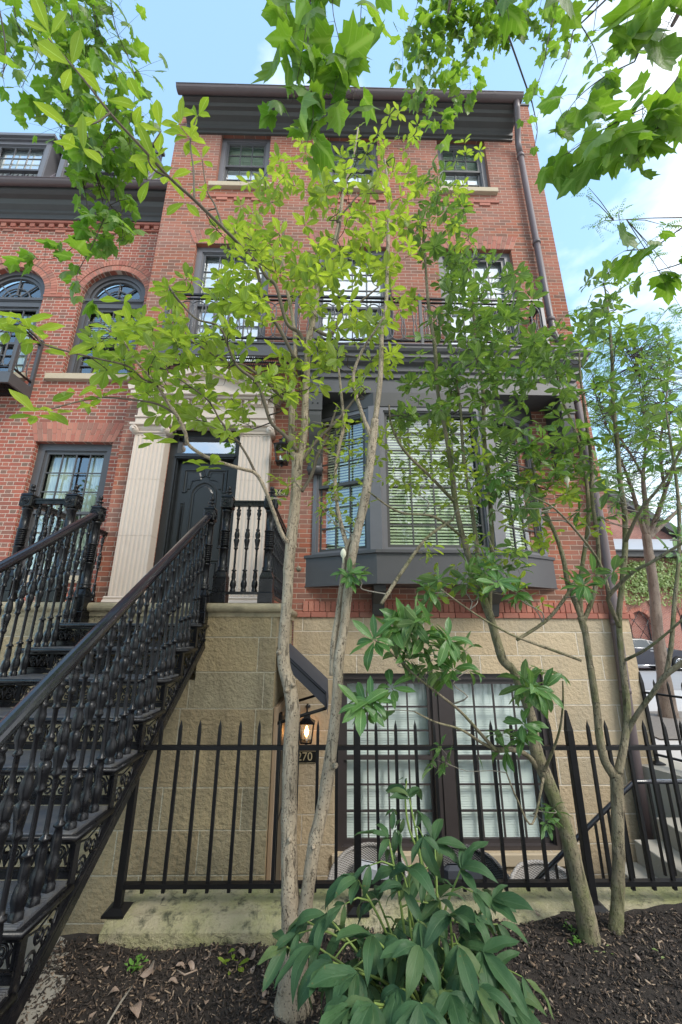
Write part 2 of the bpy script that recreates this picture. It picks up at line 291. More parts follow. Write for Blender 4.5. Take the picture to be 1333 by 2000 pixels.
# ---------------------------------------------------------------- mesh building
ORG = {}
class MB:
    def __init__(s): s.v = []; s.f = []; s.sm = []
    def add(s, vs, fs, smooth=False):
        n = len(s.v); s.v.extend([tuple(v) for v in vs]); s.f.extend([tuple(i+n for i in f) for f in fs]); s.sm.extend([smooth]*len(fs)); return s
    def box(s, x0, x1, y0, y1, z0, z1):
        return s.add([(x0, y0, z0), (x1, y0, z0), (x1, y1, z0), (x0, y1, z0), (x0, y0, z1), (x1, y0, z1), (x1, y1, z1), (x0, y1, z1)],
                     [(0, 3, 2, 1), (4, 5, 6, 7), (0, 1, 5, 4), (1, 2, 6, 5), (2, 3, 7, 6), (3, 0, 4, 7)])
    def bbox(s, x0, x1, y0, y1, z0, z1, b=.006):
        """box with a small chamfer on every edge of its vertical cross-section and top"""
        vs = []; rings = [(z0, b), (z0+b, 0), (z1-b, 0), (z1, b)]
        for z, i in rings:
            X0, X1, Y0, Y1 = x0+i, x1-i, y0+i, y1-i
            vs += [(X0+b, Y0, z), (X1-b, Y0, z), (X1, Y0+b, z), (X1, Y1-b, z), (X1-b, Y1, z), (X0+b, Y1, z), (X0, Y1-b, z), (X0, Y0+b, z)]
        fs = [tuple(range(7, -1, -1)), tuple(range(24, 32))]
        for k in range(3):
            for j in range(8): fs.append((k*8+j, k*8+(j+1) % 8, (k+1)*8+(j+1) % 8, (k+1)*8+j))
        return s.add(vs, fs)
    def beam(s, a, b, w, h, up=(0, 0, 1)):
        a, b = Vector(a), Vector(b); d = (b-a).normalized(); up = Vector(up); r = d.cross(up)
        if r.length < 1e-4: r = d.cross(Vector((0, 1, 0)))
        r.normalize(); u = r.cross(d).normalized(); r = r*(w/2); u = u*(h/2)
        vs = [a-r-u, a+r-u, a+r+u, a-r+u, b-r-u, b+r-u, b+r+u, b-r+u]
        return s.add(vs, [(3, 2, 1, 0), (4, 5, 6, 7), (0, 1, 5, 4), (1, 2, 6, 5), (2, 3, 7, 6), (3, 0, 4, 7)])
    def tube(s, pts, rad, n=8, cap=True, smooth=True):
        pts = [Vector(p) for p in pts]; m = len(pts)
        if not hasattr(rad, '__len__'): rad = [rad]*m
        ref = None; vs = []
        for i, p in enumerate(pts):
            t = (pts[min(i+1, m-1)]-pts[max(i-1, 0)])
            if t.length < 1e-9: t = Vector((0, 0, 1))
            t.normalize()
            if ref is None:
                ref = Vector((1, 0, 0)) if abs(t.x) < .8 else Vector((0, 1, 0))
            ref = (ref-t*ref.dot(t))
            if ref.length < 1e-6: ref = t.orthogonal()
            ref.normalize(); q = t.cross(ref)
            for k in range(n):
                a = 2*math.pi*k/n; vs.append(p+(ref*math.cos(a)+q*math.sin(a))*rad[i])
        fs = []
        for i in range(m-1):
            for k in range(n): fs.append((i*n+k, i*n+(k+1) % n, (i+1)*n+(k+1) % n, (i+1)*n+k))
        if cap: fs += [tuple(range(n-1, -1, -1)), tuple(range((m-1)*n, m*n))]
        return s.add(vs, fs, smooth)
    def lathe(s, prof, c=(0, 0, 0), n=12, smooth=True, sq=False):
        vs = []; c = Vector(c)
        for r, z in prof:
            for k in range(n):
                a = 2*math.pi*(k+(.5 if n == 4 else 0))/n; rr = r*(math.sqrt(2) if n == 4 else 1); vs.append((c.x+rr*math.cos(a), c.y+rr*math.sin(a), c.z+z))
        m = len(prof); fs = []
        for i in range(m-1):
            for k in range(n): fs.append((i*n+k, i*n+(k+1) % n, (i+1)*n+(k+1) % n, (i+1)*n+k))
        fs += [tuple(range(n-1, -1, -1)), tuple(range((m-1)*n, m*n))]
        return s.add(vs, fs, smooth)
    def prism(s, poly, y0, y1, axis='y'):
        """extrude a 2D outline (CCW) between two values of an axis: y -> outline is (x,z); x -> outline is (y,z); z -> outline is (x,y)"""
        n = len(poly)
        f = {'y': lambda p, t: (p[0], t, p[1]), 'x': lambda p, t: (t, p[0], p[1]), 'z': lambda p, t: (p[0], p[1], t)}[axis]
        vs = [f(p, y0) for p in poly]+[f(p, y1) for p in poly]
        fs = [tuple(range(n)), tuple(range(2*n-1, n-1, -1))]+[(i, n+i, n+(i+1) % n, (i+1) % n) for i in range(n)]
        return s.add(vs, fs)
    def build(s, name, mat, parent=None, loc=None):
        off = ORG[parent.name] if parent is not None else (Vector(loc) if loc is not None else Vector((0, 0, 0)))
        me = bpy.data.meshes.new(name); v = np.array(s.v, float).reshape(-1, 3)-np.array(off)
        me.from_pydata(v.tolist(), [], s.f); me.materials.append(M[mat] if isinstance(mat, str) else mat)
        if any(s.sm): me.polygons.foreach_set('use_smooth', s.sm)
        me.update(); o = bpy.data.objects.new(name, me); COL.objects.link(o); ORG[o.name] = off
        if parent is not None: o.parent = parent
        else: o.location = off
        return o
def tag(o, label=None, cat=None, group=None, kind=None):
    for k, v in (('label', label), ('category', cat), ('group', group), ('kind', kind)):
        if v: o[k] = v
    return o
def thing(name, label, cat, loc, group=None):
    o = bpy.data.objects.new(name, None); COL.objects.link(o); o.location = loc; o.empty_display_size = .2; ORG[o.name] = Vector(loc)
    return tag(o, label, cat, group)
KIDS = {}
def children(o): return [c for c in COL.objects if c.parent == o]
def copy_tree(src, loc, label=None, rz=0, scale=None):
    r = src.copy(); COL.objects.link(r); r.location = loc; r.rotation_euler = (0, 0, rz)
    if scale: r.scale = scale
    if label: r['label'] = label
    for ch in children(src):
        if ch == r: continue
        c = ch.copy(); COL.objects.link(c); c.parent = r
        for g in children(ch):
            d = g.copy(); COL.objects.link(d); d.parent = c
    return r

class LB:
    """many leaves in one mesh: templates placed by numpy"""
    def __init__(s): s.V = []; s.F = []; s.UV = []; s.n = 0
    def add(s, T, pos, y, z, size, width=1.0):
        y = Vector(y).normalized(); z = Vector(z); z = z-y*z.dot(y)
        if z.length < 1e-5: z = y.orthogonal()
        z.normalize(); x = y.cross(z); A = np.array([x[:], y[:], z[:]])
        v = (T[0]*np.array([size*width, size, size]))@A+np.array(pos)
        s.V.append(v); s.F.append(T[1]+s.n); s.UV.append(T[2]); s.n += len(v)
    def build(s, name, mat, parent=None):
        off = ORG[parent.name] if parent is not None else Vector((0, 0, 0))
        V = np.concatenate(s.V)-np.array(off); F = np.concatenate(s.F); UV = np.concatenate(s.UV)
        me = bpy.data.meshes.new(name); k = F.shape[1]
        me.vertices.add(len(V)); me.vertices.foreach_set('co', V.ravel()); me.loops.add(F.size); me.loops.foreach_set('vertex_index', F.ravel().astype(np.int32))
        me.polygons.add(len(F)); me.polygons.foreach_set('loop_start', np.arange(0, F.size, k, dtype=np.int32)); me.polygons.foreach_set('loop_total', np.full(len(F), k, np.int32))
        me.polygons.foreach_set('use_smooth', np.ones(len(F), bool))
        uvl = me.uv_layers.new(name='UVMap'); uvl.data.foreach_set('uv', UV[F.ravel()].ravel())
        me.update(); me.validate(); me.materials.append(M[mat]); o = bpy.data.objects.new(name, me); COL.objects.link(o); ORG[o.name] = off
        if parent is not None: o.parent = parent
        return o
def ellip_template(width=.36, droop=.2, fold=.15, nl=6, peak=.55, ripple=0, seed=0, half=1):
    """elliptic leaf, length 1 along +y, droop bends the tip down, fold lifts the sides"""
    rr = random.Random(seed); V = []; UV = []; nx = 2*half
    for i in range(nl+1):
        t = i/nl; w = math.sin(math.pi*min(1, t**(math.log(.5)/math.log(peak))))**.75*width/2 if 0 < t < 1 else .004
        ang = droop*2*t; y = t-droop*.5*t*t*t; z = -droop*t*t+ripple*.10*math.sin(t*9+seed)
        for j in range(-half, half+1):
            a = j/half; zz = fold*abs(a)*w+ripple*math.sin(t*11+j*2+seed)*abs(a)*w
            V.append((a*w, y, z+zz)); UV.append((.5+a*.5, t))
    F = []
    for i in range(nl):
        for j in range(nx): a = i*(nx+1)+j; F.append((a, a+1, a+nx+2, a+nx+1))
    return np.array(V), np.array(F), np.array(UV)
MAG = [ellip_template(.40, d, f, 5, p, r, k) for k, (d, f, p, r) in enumerate([(.05, .3, .58, .1), (.22, .25, .6, .1), (.38, .35, .6, .15), (-.08, .4, .56, .1), (.15, .1, .62, .2)])]
RHO = [ellip_template(.31, d, f, 5, .55, r, k) for k, (d, f, r) in enumerate([(.1, .3, .05), (.28, .3, .05), (.45, .2, .1), (0, .4, .05)])]
PEO = [ellip_template(.33, d, f, 8, p, r, k, 2) for k, (d, f, p, r) in enumerate([(.25, .35, .48, .12), (.5, .3, .45, .15), (.7, .25, .5, .12), (.1, .45, .45, .2), (.38, .15, .42, .3)])]
TINY = (np.array([(0, 0, 0), (.22, .45, .05), (0, 1, -.1), (-.22, .45, .05)]), np.array([(0, 1, 2, 3)]), np.array([(.5, 0), (1, .5), (.5, 1), (0, .5)]))
def plane_template(seed, curl):
    """five-lobed toothed leaf around its petiole joint, as a fan of quads"""
    rr = random.Random(seed)
    lob = [(-135, .40), (-116, .56), (-100, .50), (-84, .72), (-70, .64), (-58, .90), (-46, .70), (-34, .60), (-24, .76), (-12, .80), (0, 1.04), (12, .80), (24, .76), (34, .60), (46, .70), (58, .90), (70, .64), (84, .72), (100, .50), (116, .56), (135, .40), (165, .20), (195, .20)]
    V = [(0, 0, 0)]; UV = [(.5, 0)]
    mids = []
    for a, r in lob:
        a2 = R(a+rr.uniform(-2, 2)); r2 = r*rr.uniform(.93, 1.07)*.72; x, y = math.sin(a2)*r2, math.cos(a2)*r2
        V.append((x, y, -curl*(x*x*1.6+y*y*(1 if y > 0 else .3))+rr.uniform(-.02, .02))); UV.append((.5+x*.6, max(0, y)))
        q = .5; V.append((x*q, y*q, -curl*(x*x+y*y)*q*q+.03)); UV.append((.5+x*.3, max(0, y*.5)))
    n = len(lob); F = []
    for i in range(n):
        j = (i+1) % n; a, b = 1+2*i, 1+2*j; F.append((a+1, a, b, b+1)); F.append((0, a+1, b+1, 0))
    F4 = [f for f in F if len(set(f)) == 4]; F3 = [f for f in F if len(set(f)) == 3]
    T = []
    for f in F4: T += [(f[0], f[1], f[2]), (f[0], f[2], f[3])]
    for f in F3: T.append(f[:3])
    return np.array(V), np.array(T), np.array(UV)
PLN = [plane_template(k, c) for k, c in enumerate([.15, .35, .55, .0, .3])]
# ---------------------------------------------------------------- shared building pieces
def wall_openings(mb, x0, x1, z0, z1, y, ops, rev=.12, arches=()):
    """front wall face at y with rectangular openings [(x0,x1,z0,z1)] and their reveals; arches (cx, r, zs, zbottom)"""
    allops = list(ops)+[(cx-r, cx+r, zb, zs+r+.03) for cx, r, zs, zb in arches]
    xs = sorted({x0, x1, *[min(max(a, x0), x1) for o in allops for a in o[:2]]}); zs = sorted({z0, z1, *[min(max(a, z0), z1) for o in allops for a in o[2:]]})
    for i in range(len(xs)-1):
        for k in range(len(zs)-1):
            cx, cz = (xs[i]+xs[i+1])/2, (zs[k]+zs[k+1])/2
            if any(o[0] < cx < o[1] and o[2] < cz < o[3] for o in allops): continue
            mb.add([(xs[i], y, zs[k]), (xs[i+1], y, zs[k]), (xs[i+1], y, zs[k+1]), (xs[i], y, zs[k+1])], [(0, 1, 2, 3)])
    for a, b, c, d in ops:
        mb.add([(a, y, c), (a, y+rev, c), (a, y+rev, d), (a, y, d)], [(0, 1, 2, 3)])
        mb.add([(b, y, c), (b, y+rev, c), (b, y+rev, d), (b, y, d)], [(3, 2, 1, 0)])
        mb.add([(a, y, d), (b, y, d), (b, y+rev, d), (a, y+rev, d)], [(0, 3, 2, 1)])
        mb.add([(a, y, c), (b, y, c), (b, y+rev, c), (a, y+rev, c)], [(0, 1, 2, 3)])
    for cx, r, zs_, zb in arches:
        N = 20; top = zs_+r+.03
        for i in range(N):
            a0, a1 = math.pi*i/N, math.pi*(i+1)/N; p0 = (cx+r*math.cos(a0), zs_+r*math.sin(a0)); p1 = (cx+r*math.cos(a1), zs_+r*math.sin(a1))
            mb.add([(p0[0], y, p0[1]), (p0[0], y, top), (p1[0], y, top), (p1[0], y, p1[1])], [(0, 1, 2, 3)])
            mb.add([(p0[0], y, p0[1]), (p0[0], y+rev, p0[1]), (p1[0], y+rev, p1[1]), (p1[0], y, p1[1])], [(0, 3, 2, 1)])
        for sx_ in (-1, 1): mb.add([(cx+sx_*r, y, zb), (cx+sx_*r, y+rev, zb), (cx+sx_*r, y+rev, zs_), (cx+sx_*r, y, zs_)], [(0, 1, 2, 3)])
        mb.add([(cx-r, y, zb), (cx+r, y, zb), (cx+r, y+rev, zb), (cx-r, y+rev, zb)], [(0, 1, 2, 3)])
class Rot:
    """places a locally built mesh: rotate about z by a, then move"""
    def __init__(s, a, o): s.c, s.s, s.o = math.cos(a), math.sin(a), o
    def __call__(s, v): return (s.o[0]+v[0]*s.c-v[1]*s.s, s.o[1]+v[0]*s.s+v[1]*s.c, s.o[2]+v[2])
def blind_mb(x0, x1, z0, z1, y, pitch=.045, tilt=.6, depth=.03):
    m = MB(); z = z1-.03; m.box(x0, x1, y-.02, y+.02, z1-.035, z1)
    while z > z0+.02:
        z -= pitch; a = depth/2*math.cos(tilt); b = depth/2*math.sin(tilt)
        m.add([(x0, y-a, z-b), (x1, y-a, z-b), (x1, y+a, z+b), (x0, y+a, z+b)], [(0, 1, 2, 3)])
    return m
def window(house, x0, x1, z0, z1, y, cols, rows_top, rows_bot, fmat='trim_light', gmat='glass', casing=.075, back='blind', backz=None, single=False, xf=None, bwid=.018, split=.5, pitch=.045, tilt=.6, room=.5, smat=None):
    """sash window whose outer frame fills the opening; y is the face of its casing. Parts: window > sash, pane, blind, room_recess"""
    X = lambda m: m if xf is None else _apply(m, xf)
    f = MB(); c = casing
    for a, b_, h0, h1 in ((x0, x0+c, z0, z1), (x1-c, x1, z0, z1), (x0+c, x1-c, z1-c, z1), (x0+c, x1-c, z0, z0+c*.6)):
        f.box(a, b_, y, y+.09, h0, h1)
    for a, b_, h0, h1 in ((x0+c, x0+c+.018, z0+c*.6, z1-c), (x1-c-.018, x1-c, z0+c*.6, z1-c), (x0+c+.018, x1-c-.018, z1-c-.018, z1-c)):
        f.box(a, b_, y+.022, y+.085, h0, h1)
    w_ = X(f).build('window', fmat, house)
    sm = MB(); X0, X1, Z0, Z1 = x0+c+.018, x1-c-.018, z0+c*.6, z1-c-.018; zm = Z0+(Z1-Z0)*split; st = .038
    def sash(a0, a1, b0, b1, yy, rows):
        sm.box(a0, a0+st, yy, yy+.035, b0, b1); sm.box(a1-st, a1, yy, yy+.035, b0, b1); sm.box(a0+st, a1-st, yy, yy+.035, b0, b0+st*1.2); sm.box(a0+st, a1-st, yy, yy+.035, b1-st, b1)
        gx, gz = (a1-a0-2*st)/cols, (b1-b0-2.2*st)/rows
        for i in range(1, cols): sm.box(a0+st+gx*i-bwid/2, a0+st+gx*i+bwid/2, yy+.004, yy+.030, b0+st*1.2, b1-st)
        for k in range(1, rows): sm.box(a0+st, a1-st, yy+.006, yy+.028, b0+st*1.2+gz*k-bwid/2, b0+st*1.2+gz*k+bwid/2)
    if single: sash(X0, X1, Z0, Z1, y+.05, rows_top+rows_bot)
    else: sash(X0, X1, Z0, zm+.02, y+.066, rows_bot); sash(X0, X1, zm-.015, Z1, y+.030, rows_top)
    X(sm).build('sash', smat or fmat, w_)
    g = MB(); yg = y+.105
    g.add([(X0, yg, Z0), (X1, yg, Z0), (X1, yg, Z1), (X0, yg, Z1)], [(0, 1, 2, 3)]); X(g).build('pane', gmat, w_)
    yb = yg+.06
    if back == 'blind': X(blind_mb(X0-.02, X1+.02, (backz if backz is not None else Z0)-.03, Z1+.28, yb, pitch, tilt)).build('blind', 'blind' if fmat != 'frame_brown' else 'blind_white', w_)
    elif back == 'shade':
        s_ = MB(); s_.box(X0-.02, X1+.02, yb-.03, yb-.026, (backz if backz is not None else Z0)-.05, Z1+.36); X(s_).build('shade', 'shade_white', w_)
    elif back == 'curtain':
        s_ = MB(); N = 60; W = X1-X0
        for side in (0, 1):
            vs = []; 
            for i in range(N+1):
                t = i/N; xx = X0-.02+t*W*.40 if side == 0 else X1+.02-t*W*.40
                yy = yb+.03+.025*math.sin(t*38+side); vs += [(xx, yy, Z0-.05), (xx, yy, Z1)]
            s_.add(vs, [(2*i, 2*i+2, 2*i+3, 2*i+1) for i in range(N)], True)
        X(s_).build('curtain', 'curtain', w_)
    elif back == 'mixed':
        s_ = MB(); g_ = MB(); g_.box(X0-.02, X1+.02, yb-.03, yb-.026, Z0+(Z1-Z0)*.64, Z1+.36)
        for i_ in range(16): g_.box(X0-.02, X1+.02, yb-.036, yb-.031, Z0+(Z1-Z0)*.64+.05*i_, Z0+(Z1-Z0)*.64+.05*i_+.008)
        X(g_).build('blind', 'blind_green', w_)
        s_.box(X0-.02, X1+.02, yb-.035, yb-.031, Z0-.02, Z0+(Z1-Z0)*.62); X(s_).build('shade', 'shade_white', w_)
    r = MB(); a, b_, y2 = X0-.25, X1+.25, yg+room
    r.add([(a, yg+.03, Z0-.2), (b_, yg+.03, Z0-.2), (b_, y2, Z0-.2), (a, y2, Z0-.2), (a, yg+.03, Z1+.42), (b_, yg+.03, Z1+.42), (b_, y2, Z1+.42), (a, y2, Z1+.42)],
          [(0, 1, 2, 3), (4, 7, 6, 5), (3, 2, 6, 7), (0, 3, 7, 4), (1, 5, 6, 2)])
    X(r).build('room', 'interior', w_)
    return w_
def _apply(m, xf): m.v = [xf(v) for v in m.v]; return m
def flat_arch(house, x0, x1, z0, h, y, splay=.12, n=None, name='flat_arch'):
    """splayed soldier-brick arch: each voussoir two bricks high, standing 3 mm proud on a mortar bed"""
    n = n or int((x1-x0)/.074); m = MB(); bed = MB(); cx = (x0+x1)/2; g = .0045
    def pt(t, k): xb = x0+(x1-x0)*t; return xb+(xb-cx)*splay*2*k/(x1-x0)*1.0, z0+h*k
    for i in range(n):
        t0, t1 = i/n, (i+1)/n; br = .62 if i % 2 else .38
        for k0, k1 in ((0, br), (br, 1)):
            a, b_, c, d = pt(t0, k0), pt(t1, k0), pt(t1, k1), pt(t0, k1)
            q = [(a[0]+g, a[1]+g), (b_[0]-g, b_[1]+g), (c[0]-g, c[1]-g), (d[0]+g, d[1]-g)]; m.prism(q, y-.010, y+.02)
    a, b_, c, d = pt(0, 0), pt(1, 0), pt(1, 1), pt(0, 1); bed.prism([(a[0], a[1]+.001), (b_[0], b_[1]+.001), c, d], y-.004, y+.02)
    ar = m.build(name, 'brick_solid', house); bed.build('mortar_bed', 'mortar', ar); return ar
def text_obj(txt, size, loc, rot, mat, name, parent, depth=.003):
    cu = bpy.data.curves.new(name, 'FONT'); cu.body = txt; cu.size = size; cu.extrude = depth; cu.align_x = 'CENTER'; cu.align_y = 'CENTER'
    o = bpy.data.objects.new(name+'_src', cu); COL.objects.link(o); dg = bpy.context.evaluated_depsgraph_get(); dg.update()
    me = bpy.data.meshes.new_from_object(o.evaluated_get(dg)); bpy.data.objects.remove(o); bpy.data.curves.remove(cu)
    me.materials.clear(); me.materials.append(M[mat]); q = bpy.data.objects.new(name, me); COL.objects.link(q); q.parent = parent; q.location = Vector(loc)-ORG[parent.name]; q.rotation_euler = rot; return q
# ================================================================ the tall brick townhouse
YF = 5.35
TH = thing('brick_townhouse', 'tall red brick townhouse with grey bay window, iron balcony and columned black door', 'townhouse', (.37, YF, 0))
W3 = [(-2.27, -1.31), (-.21, .76), (1.93, 2.87)]; W2 = [(-2.46, -1.15), (-.385, .925), (1.76, 3.07)]
m = MB(); ops = [(a, b, 9.56, 10.95) for a, b in W3]+[(a, b, 5.72, 8.13) for a, b in W2]+[(-2.42, -1.36, 1.9, 4.55), (-.1, 2.7, 2.3, 4.9)]
wall_openings(m, -3.14, 3.88, 1.83, 10.95, YF, ops, .13)
m.box(-3.14, -2.95, YF, YF+.3, 10.95, 11.98); m.box(3.44, 3.88, YF, YF+.3, 10.95, 11.98)      # party-wall parapets
m.add([(3.88, YF, 1.83), (3.88, 12.5, 1.83), (3.88, 12.5, 11.98), (3.88, YF, 11.98)], [(0, 1, 2, 3)])
m.add([(-3.14, YF, 1.83), (-3.14, 12.5, 1.83), (-3.14, 12.5, 11.98), (-3.14, YF, 11.98)], [(0, 3, 2, 1)])
m.add([(-3.14, 12.5, -1.2), (3.88, 12.5, -1.2), (3.88, 12.5, 11.98), (-3.14, 12.5, 11.98)], [(0, 1, 2, 3)])
m.build('brick_wall', 'brick_tall', TH)
m = MB(); m.add([(-3.14, YF+.3, 11.5), (3.88, YF+.3, 11.5), (3.88, 12.5, 11.6), (-3.14, 12.5, 11.6)], [(0, 1, 2, 3)]); m.box(-3.14, -2.95, YF-.02, YF+.32, 11.98, 12.03); m.box(3.44, 3.90, YF-.02, YF+.32, 11.98, 12.03); m.build('roof', 'roof_slate', TH)
# brick trims: rowlock course and band above the stone, string courses with dentils under the top windows
m = MB(); x = -.40
while x < 3.86: m.bbox(x, x+.063, YF-.012, YF+.02, 1.905, 2.035, .003); x += .0735
x = -.5
while x < 3.9: m.bbox(x, min(x+.2, 3.93), YF-.045, YF+.02, 1.832, 1.897, .004); x += .208
m.box(3.88, 3.92, YF-.04, YF+4, 1.832, 1.897); m.build('rowlock_course', 'brick_solid', TH)
for a, b in W3:
    m = MB(); m.bbox(a-.11, b+.11, YF-.022, YF+.02, 9.235, 9.295, .003)
    for q in (a+.06, (a+b)/2-.1, b-.26): m.bbox(q, q+.2, YF-.02, YF+.02, 9.165, 9.228, .003)
    m.build('string_course', 'brick_solid', TH)
for a, b in W3: m = MB(); m.bbox(a-.10, (a+b)/2-.0015, YF-.07, YF+.12, 9.452, 9.558, .006); m.bbox((a+b)/2+.0015, b+.10, YF-.07, YF+.12, 9.452, 9.558, .006); m.build('window_sill', 'sill_stone', TH)
for a, b in W2: flat_arch(TH, a-.03, b+.03, 8.131, .30, YF)
for k, (a, b) in enumerate(W3): window(TH, a, b, 9.56, 10.95, YF+.085, 3, 2, 2, gmat='glass_upper', back='mixed', casing=.085, smat='trim')
for k, (a, b) in enumerate(W2): window(TH, a, b, 5.72, 8.13, YF+.075, 4, 3, 3, gmat='glass_upper', back='shade', casing=.10, split=.5, smat='trim')
# cornice with half-round gutter
prof = [(YF, 10.90), (YF-.035, 10.90), (YF-.035, 10.96), (YF-.07, 10.97), (YF-.07, 11.06), (YF-.11, 11.09), (YF-.20, 11.12), (YF-.24, 11.17), (YF-.30, 11.18), (YF-.33, 11.22), (YF-.40, 11.23), (YF-.40, 11.33), (YF, 11.40)]
m = MB(); m.prism(prof, -2.93, 3.42, 'x'); m.build('cornice', 'trim_dark', TH)
m = MB(); N = 10; gy, gz, gr = YF-.46, 11.33, .085
ring = [(gy+gr*math.cos(math.pi+math.pi*i/N), gz+gr*math.sin(math.pi+math.pi*i/N)) for i in range(N+1)]; inner = [(gy+(gr-.008)*math.cos(math.pi+math.pi*i/N), gz+(gr-.008)*math.sin(math.pi+math.pi*i/N)) for i in range(N, -1, -1)]
m.prism(ring+inner, -3.0, 3.46, 'x'); m.tube([(-3.0, gy-gr, gz), (3.46, gy-gr, gz)], .011, 6)
for x in (-3.0, 3.455): m.prism([(gy, gz)]+ring, x, x+.006, 'x')
for x in (-1.9, -.7, .5, 1.7, 2.9): m.prism([(gy+(gr+.004)*math.cos(math.pi+math.pi*i/N), gz+(gr+.004)*math.sin(math.pi+math.pi*i/N)) for i in range(N+1)], x, x+.03, 'x')
m.build('gutter', 'gutter_paint', TH)
m = MB(); m.tube([(3.36, YF-.44, 11.26), (3.37, YF-.40, 11.12), (3.44, YF-.2, 10.86), (3.47, YF-.10, 10.66), (3.475, YF-.10, 10.4)], .055, 12)
pts = [(3.475, YF-.10, 10.4), (3.49, YF-.10, 6.3), (3.62, YF-.10, 5.9), (3.66, YF-.10, 5.0), (3.67, YF-.10, 3.0), (3.63, YF-.10, 1.9), (3.55, YF-.10, .3), (3.50, YF-.10, -1.15)]
m.tube(pts, [.052, .052, .052, .056, .058, .060, .062, .064], 14)
for z, x in ((10.3, 3.475), (8.15, 3.483), (6.5, 3.49), (4.0, 3.665), (.95, 3.585), (1.75, 3.625)): m.tube([(x, YF-.10, z), (x, YF-.10, z+.06)], .066, 14)
m.build('downspout', 'pipe_paint', TH)
# ---- balcony (iron, shallow) and the entablature over the bay
BY, BZ = YF-.36, 5.56; bx0, bx1 = -2.62, 3.23
m = MB(); m.box(bx0, bx1, BY, BY+.03, BZ, BZ+.20); m.box(bx0, bx0+.03, BY+.03, YF, BZ, BZ+.20); m.box(bx1-.03, bx1, BY+.03, YF, BZ, BZ+.20)
m.box(bx0-.015, bx1+.015, BY-.018, BY+.03, BZ+.202, BZ+.225); bal = m.build('balcony', 'trim', TH)
m = MB(); x = bx0+.05
while x < -.5: m.box(x, x+.006, BY+.03, YF, BZ+.05, BZ+.075); x += .028
for y in (BY+.06, BY+.15, BY+.24, BY+.32): m.box(bx0+.03, -.5, y, y+.006, BZ+.045, BZ+.07)
m.build('floor_grate', 'iron', bal)
def scroll_rail(x0, x1, y, z0, z1, axis='x', bays=None):
    """interlaced hoop railing: tall ovals that overlap, between two rails"""
    m = MB(); L_ = x1-x0; n = bays or max(1, round(L_/.36)); w_ = L_/n
    pt = (lambda a, z: (a, y, z)) if axis == 'x' else (lambda a, z: (y, a, z))
    h = z1-z0-.06; zc = (z0+z1)/2-.02
    for i in range(n*2):
        c = x0+w_/2*(i+.5)
        if c-w_*.55 < x0-.01 or c+w_*.55 > x1+.01: rx = w_*.30
        else: rx = w_*.52
        pts = []
        for k in range(25):
            a = 2*math.pi*k/24; sq = math.cos(a); pts.append(pt(c+rx*sq*(.55+.45*abs(math.sin(a))**1.2 if abs(sq) > .3 else .9), zc+h/2*math.sin(a)))
        m.tube(pts, .0095, 5, False)
    for i in range(n+1): a = x0+w_*i; m.tube([pt(a, z0), pt(a, z1)], .006, 5)
    return m
m = scroll_rail(bx0+.04, bx1-.04, BY+.02, BZ+.32, BZ+1.04); m.build('hoop_panel', 'trim', bal)
for sx_ in (bx0+.02, bx1-.02): scroll_rail(BY+.05, YF, sx_, BZ+.32, BZ+1.04, 'y', 1).build('hoop_panel', 'trim', bal)
m = MB()
for z, t in ((BZ+1.10, .028), (BZ+1.03, .014), (BZ+.31, .018)):
    m.box(bx0, bx1, BY+.005, BY+.04, z, z+t); m.box(bx0, bx0+.035, BY+.04, YF, z, z+t); m.box(bx1-.035, bx1, BY+.04, YF, z, z+t)
m.build('balcony_rail', 'iron', bal)
for x in (bx0+.02, -.62, 1.3, bx1-.02):
    m = MB(); m.box(x-.024, x+.024, BY-.004, BY+.044, BZ+.226, BZ+1.14); m.box(x-.030, x+.030, BY-.010, BY+.050, BZ+1.13, BZ+1.15); m.lathe([(.001, .0), (.02, .01), (.026, .03), (.018, .052), (.001, .06)], (x, BY+.02, BZ+1.15), 8); m.build('balcony_post', 'trim_light' if x > 3 else 'trim', bal)
# entablature
ex0, ex1, ey = -.50, 3.56, YF-.60
m = MB()
prof = [(YF, 4.90), (ey+.16, 4.90), (ey+.16, 5.12), (ey+.13, 5.13), (ey+.13, 5.20), (ey+.10, 5.22), (ey+.10, 5.30), (ey+.04, 5.33), (ey+.02, 5.38), (ey, 5.385), (ey, 5.44), (ey-.03, 5.46), (ey-.05, 5.50), (ey-.05, 5.53), (YF, 5.54)]
def mitred(prof, x0, x1, dmap):
    """moulding that returns along both sides: x of every profile point moves out as it projects"""
    vs = []; n = len(prof)
    for s_, xe in ((-1, x0), (1, x1)):
        for y, z in prof: vs.append((xe+s_*max(0, (prof[1][0]-y)) if y < YF-.01 else xe+s_*0, y, z))
    fs = [(i, i+1, n+i+1, n+i) for i in range(n-1)]+[(n-1, 0, n, 2*n-1)]
    for s_, o_ in ((0, 0), (1, n)):
        for i in range(n-1):
            if abs(prof[i][0]-YF) < .01 or abs(prof[i+1][0]-YF) < .01: continue
            b0 = len(vs); xa, xb = vs[o_+i][0], vs[o_+i+1][0]
            vs += [(xa, YF, prof[i][1]), (xb, YF, prof[i+1][1])]; fs.append((o_+i, o_+i+1, b0+1, b0))
    return vs, fs
vs, fs = mitred(prof, ex0+.12, ex1-.12, None); m.add(vs, fs); ent = m.build('bay_entablature', 'trim', TH)
m = MB(); vs, fs = mitred([(YF, 5.541), (ey-.04, 5.541), (ey-.07, 5.548), (ey-.07, 5.556), (YF, 5.56)], ex0, ex1, None); m.add([(max(v[0], -.6) if v[0] < 1 else v[0], v[1], v[2]) for v in vs], fs); m.build('lead_flashing', 'roof_metal', ent)
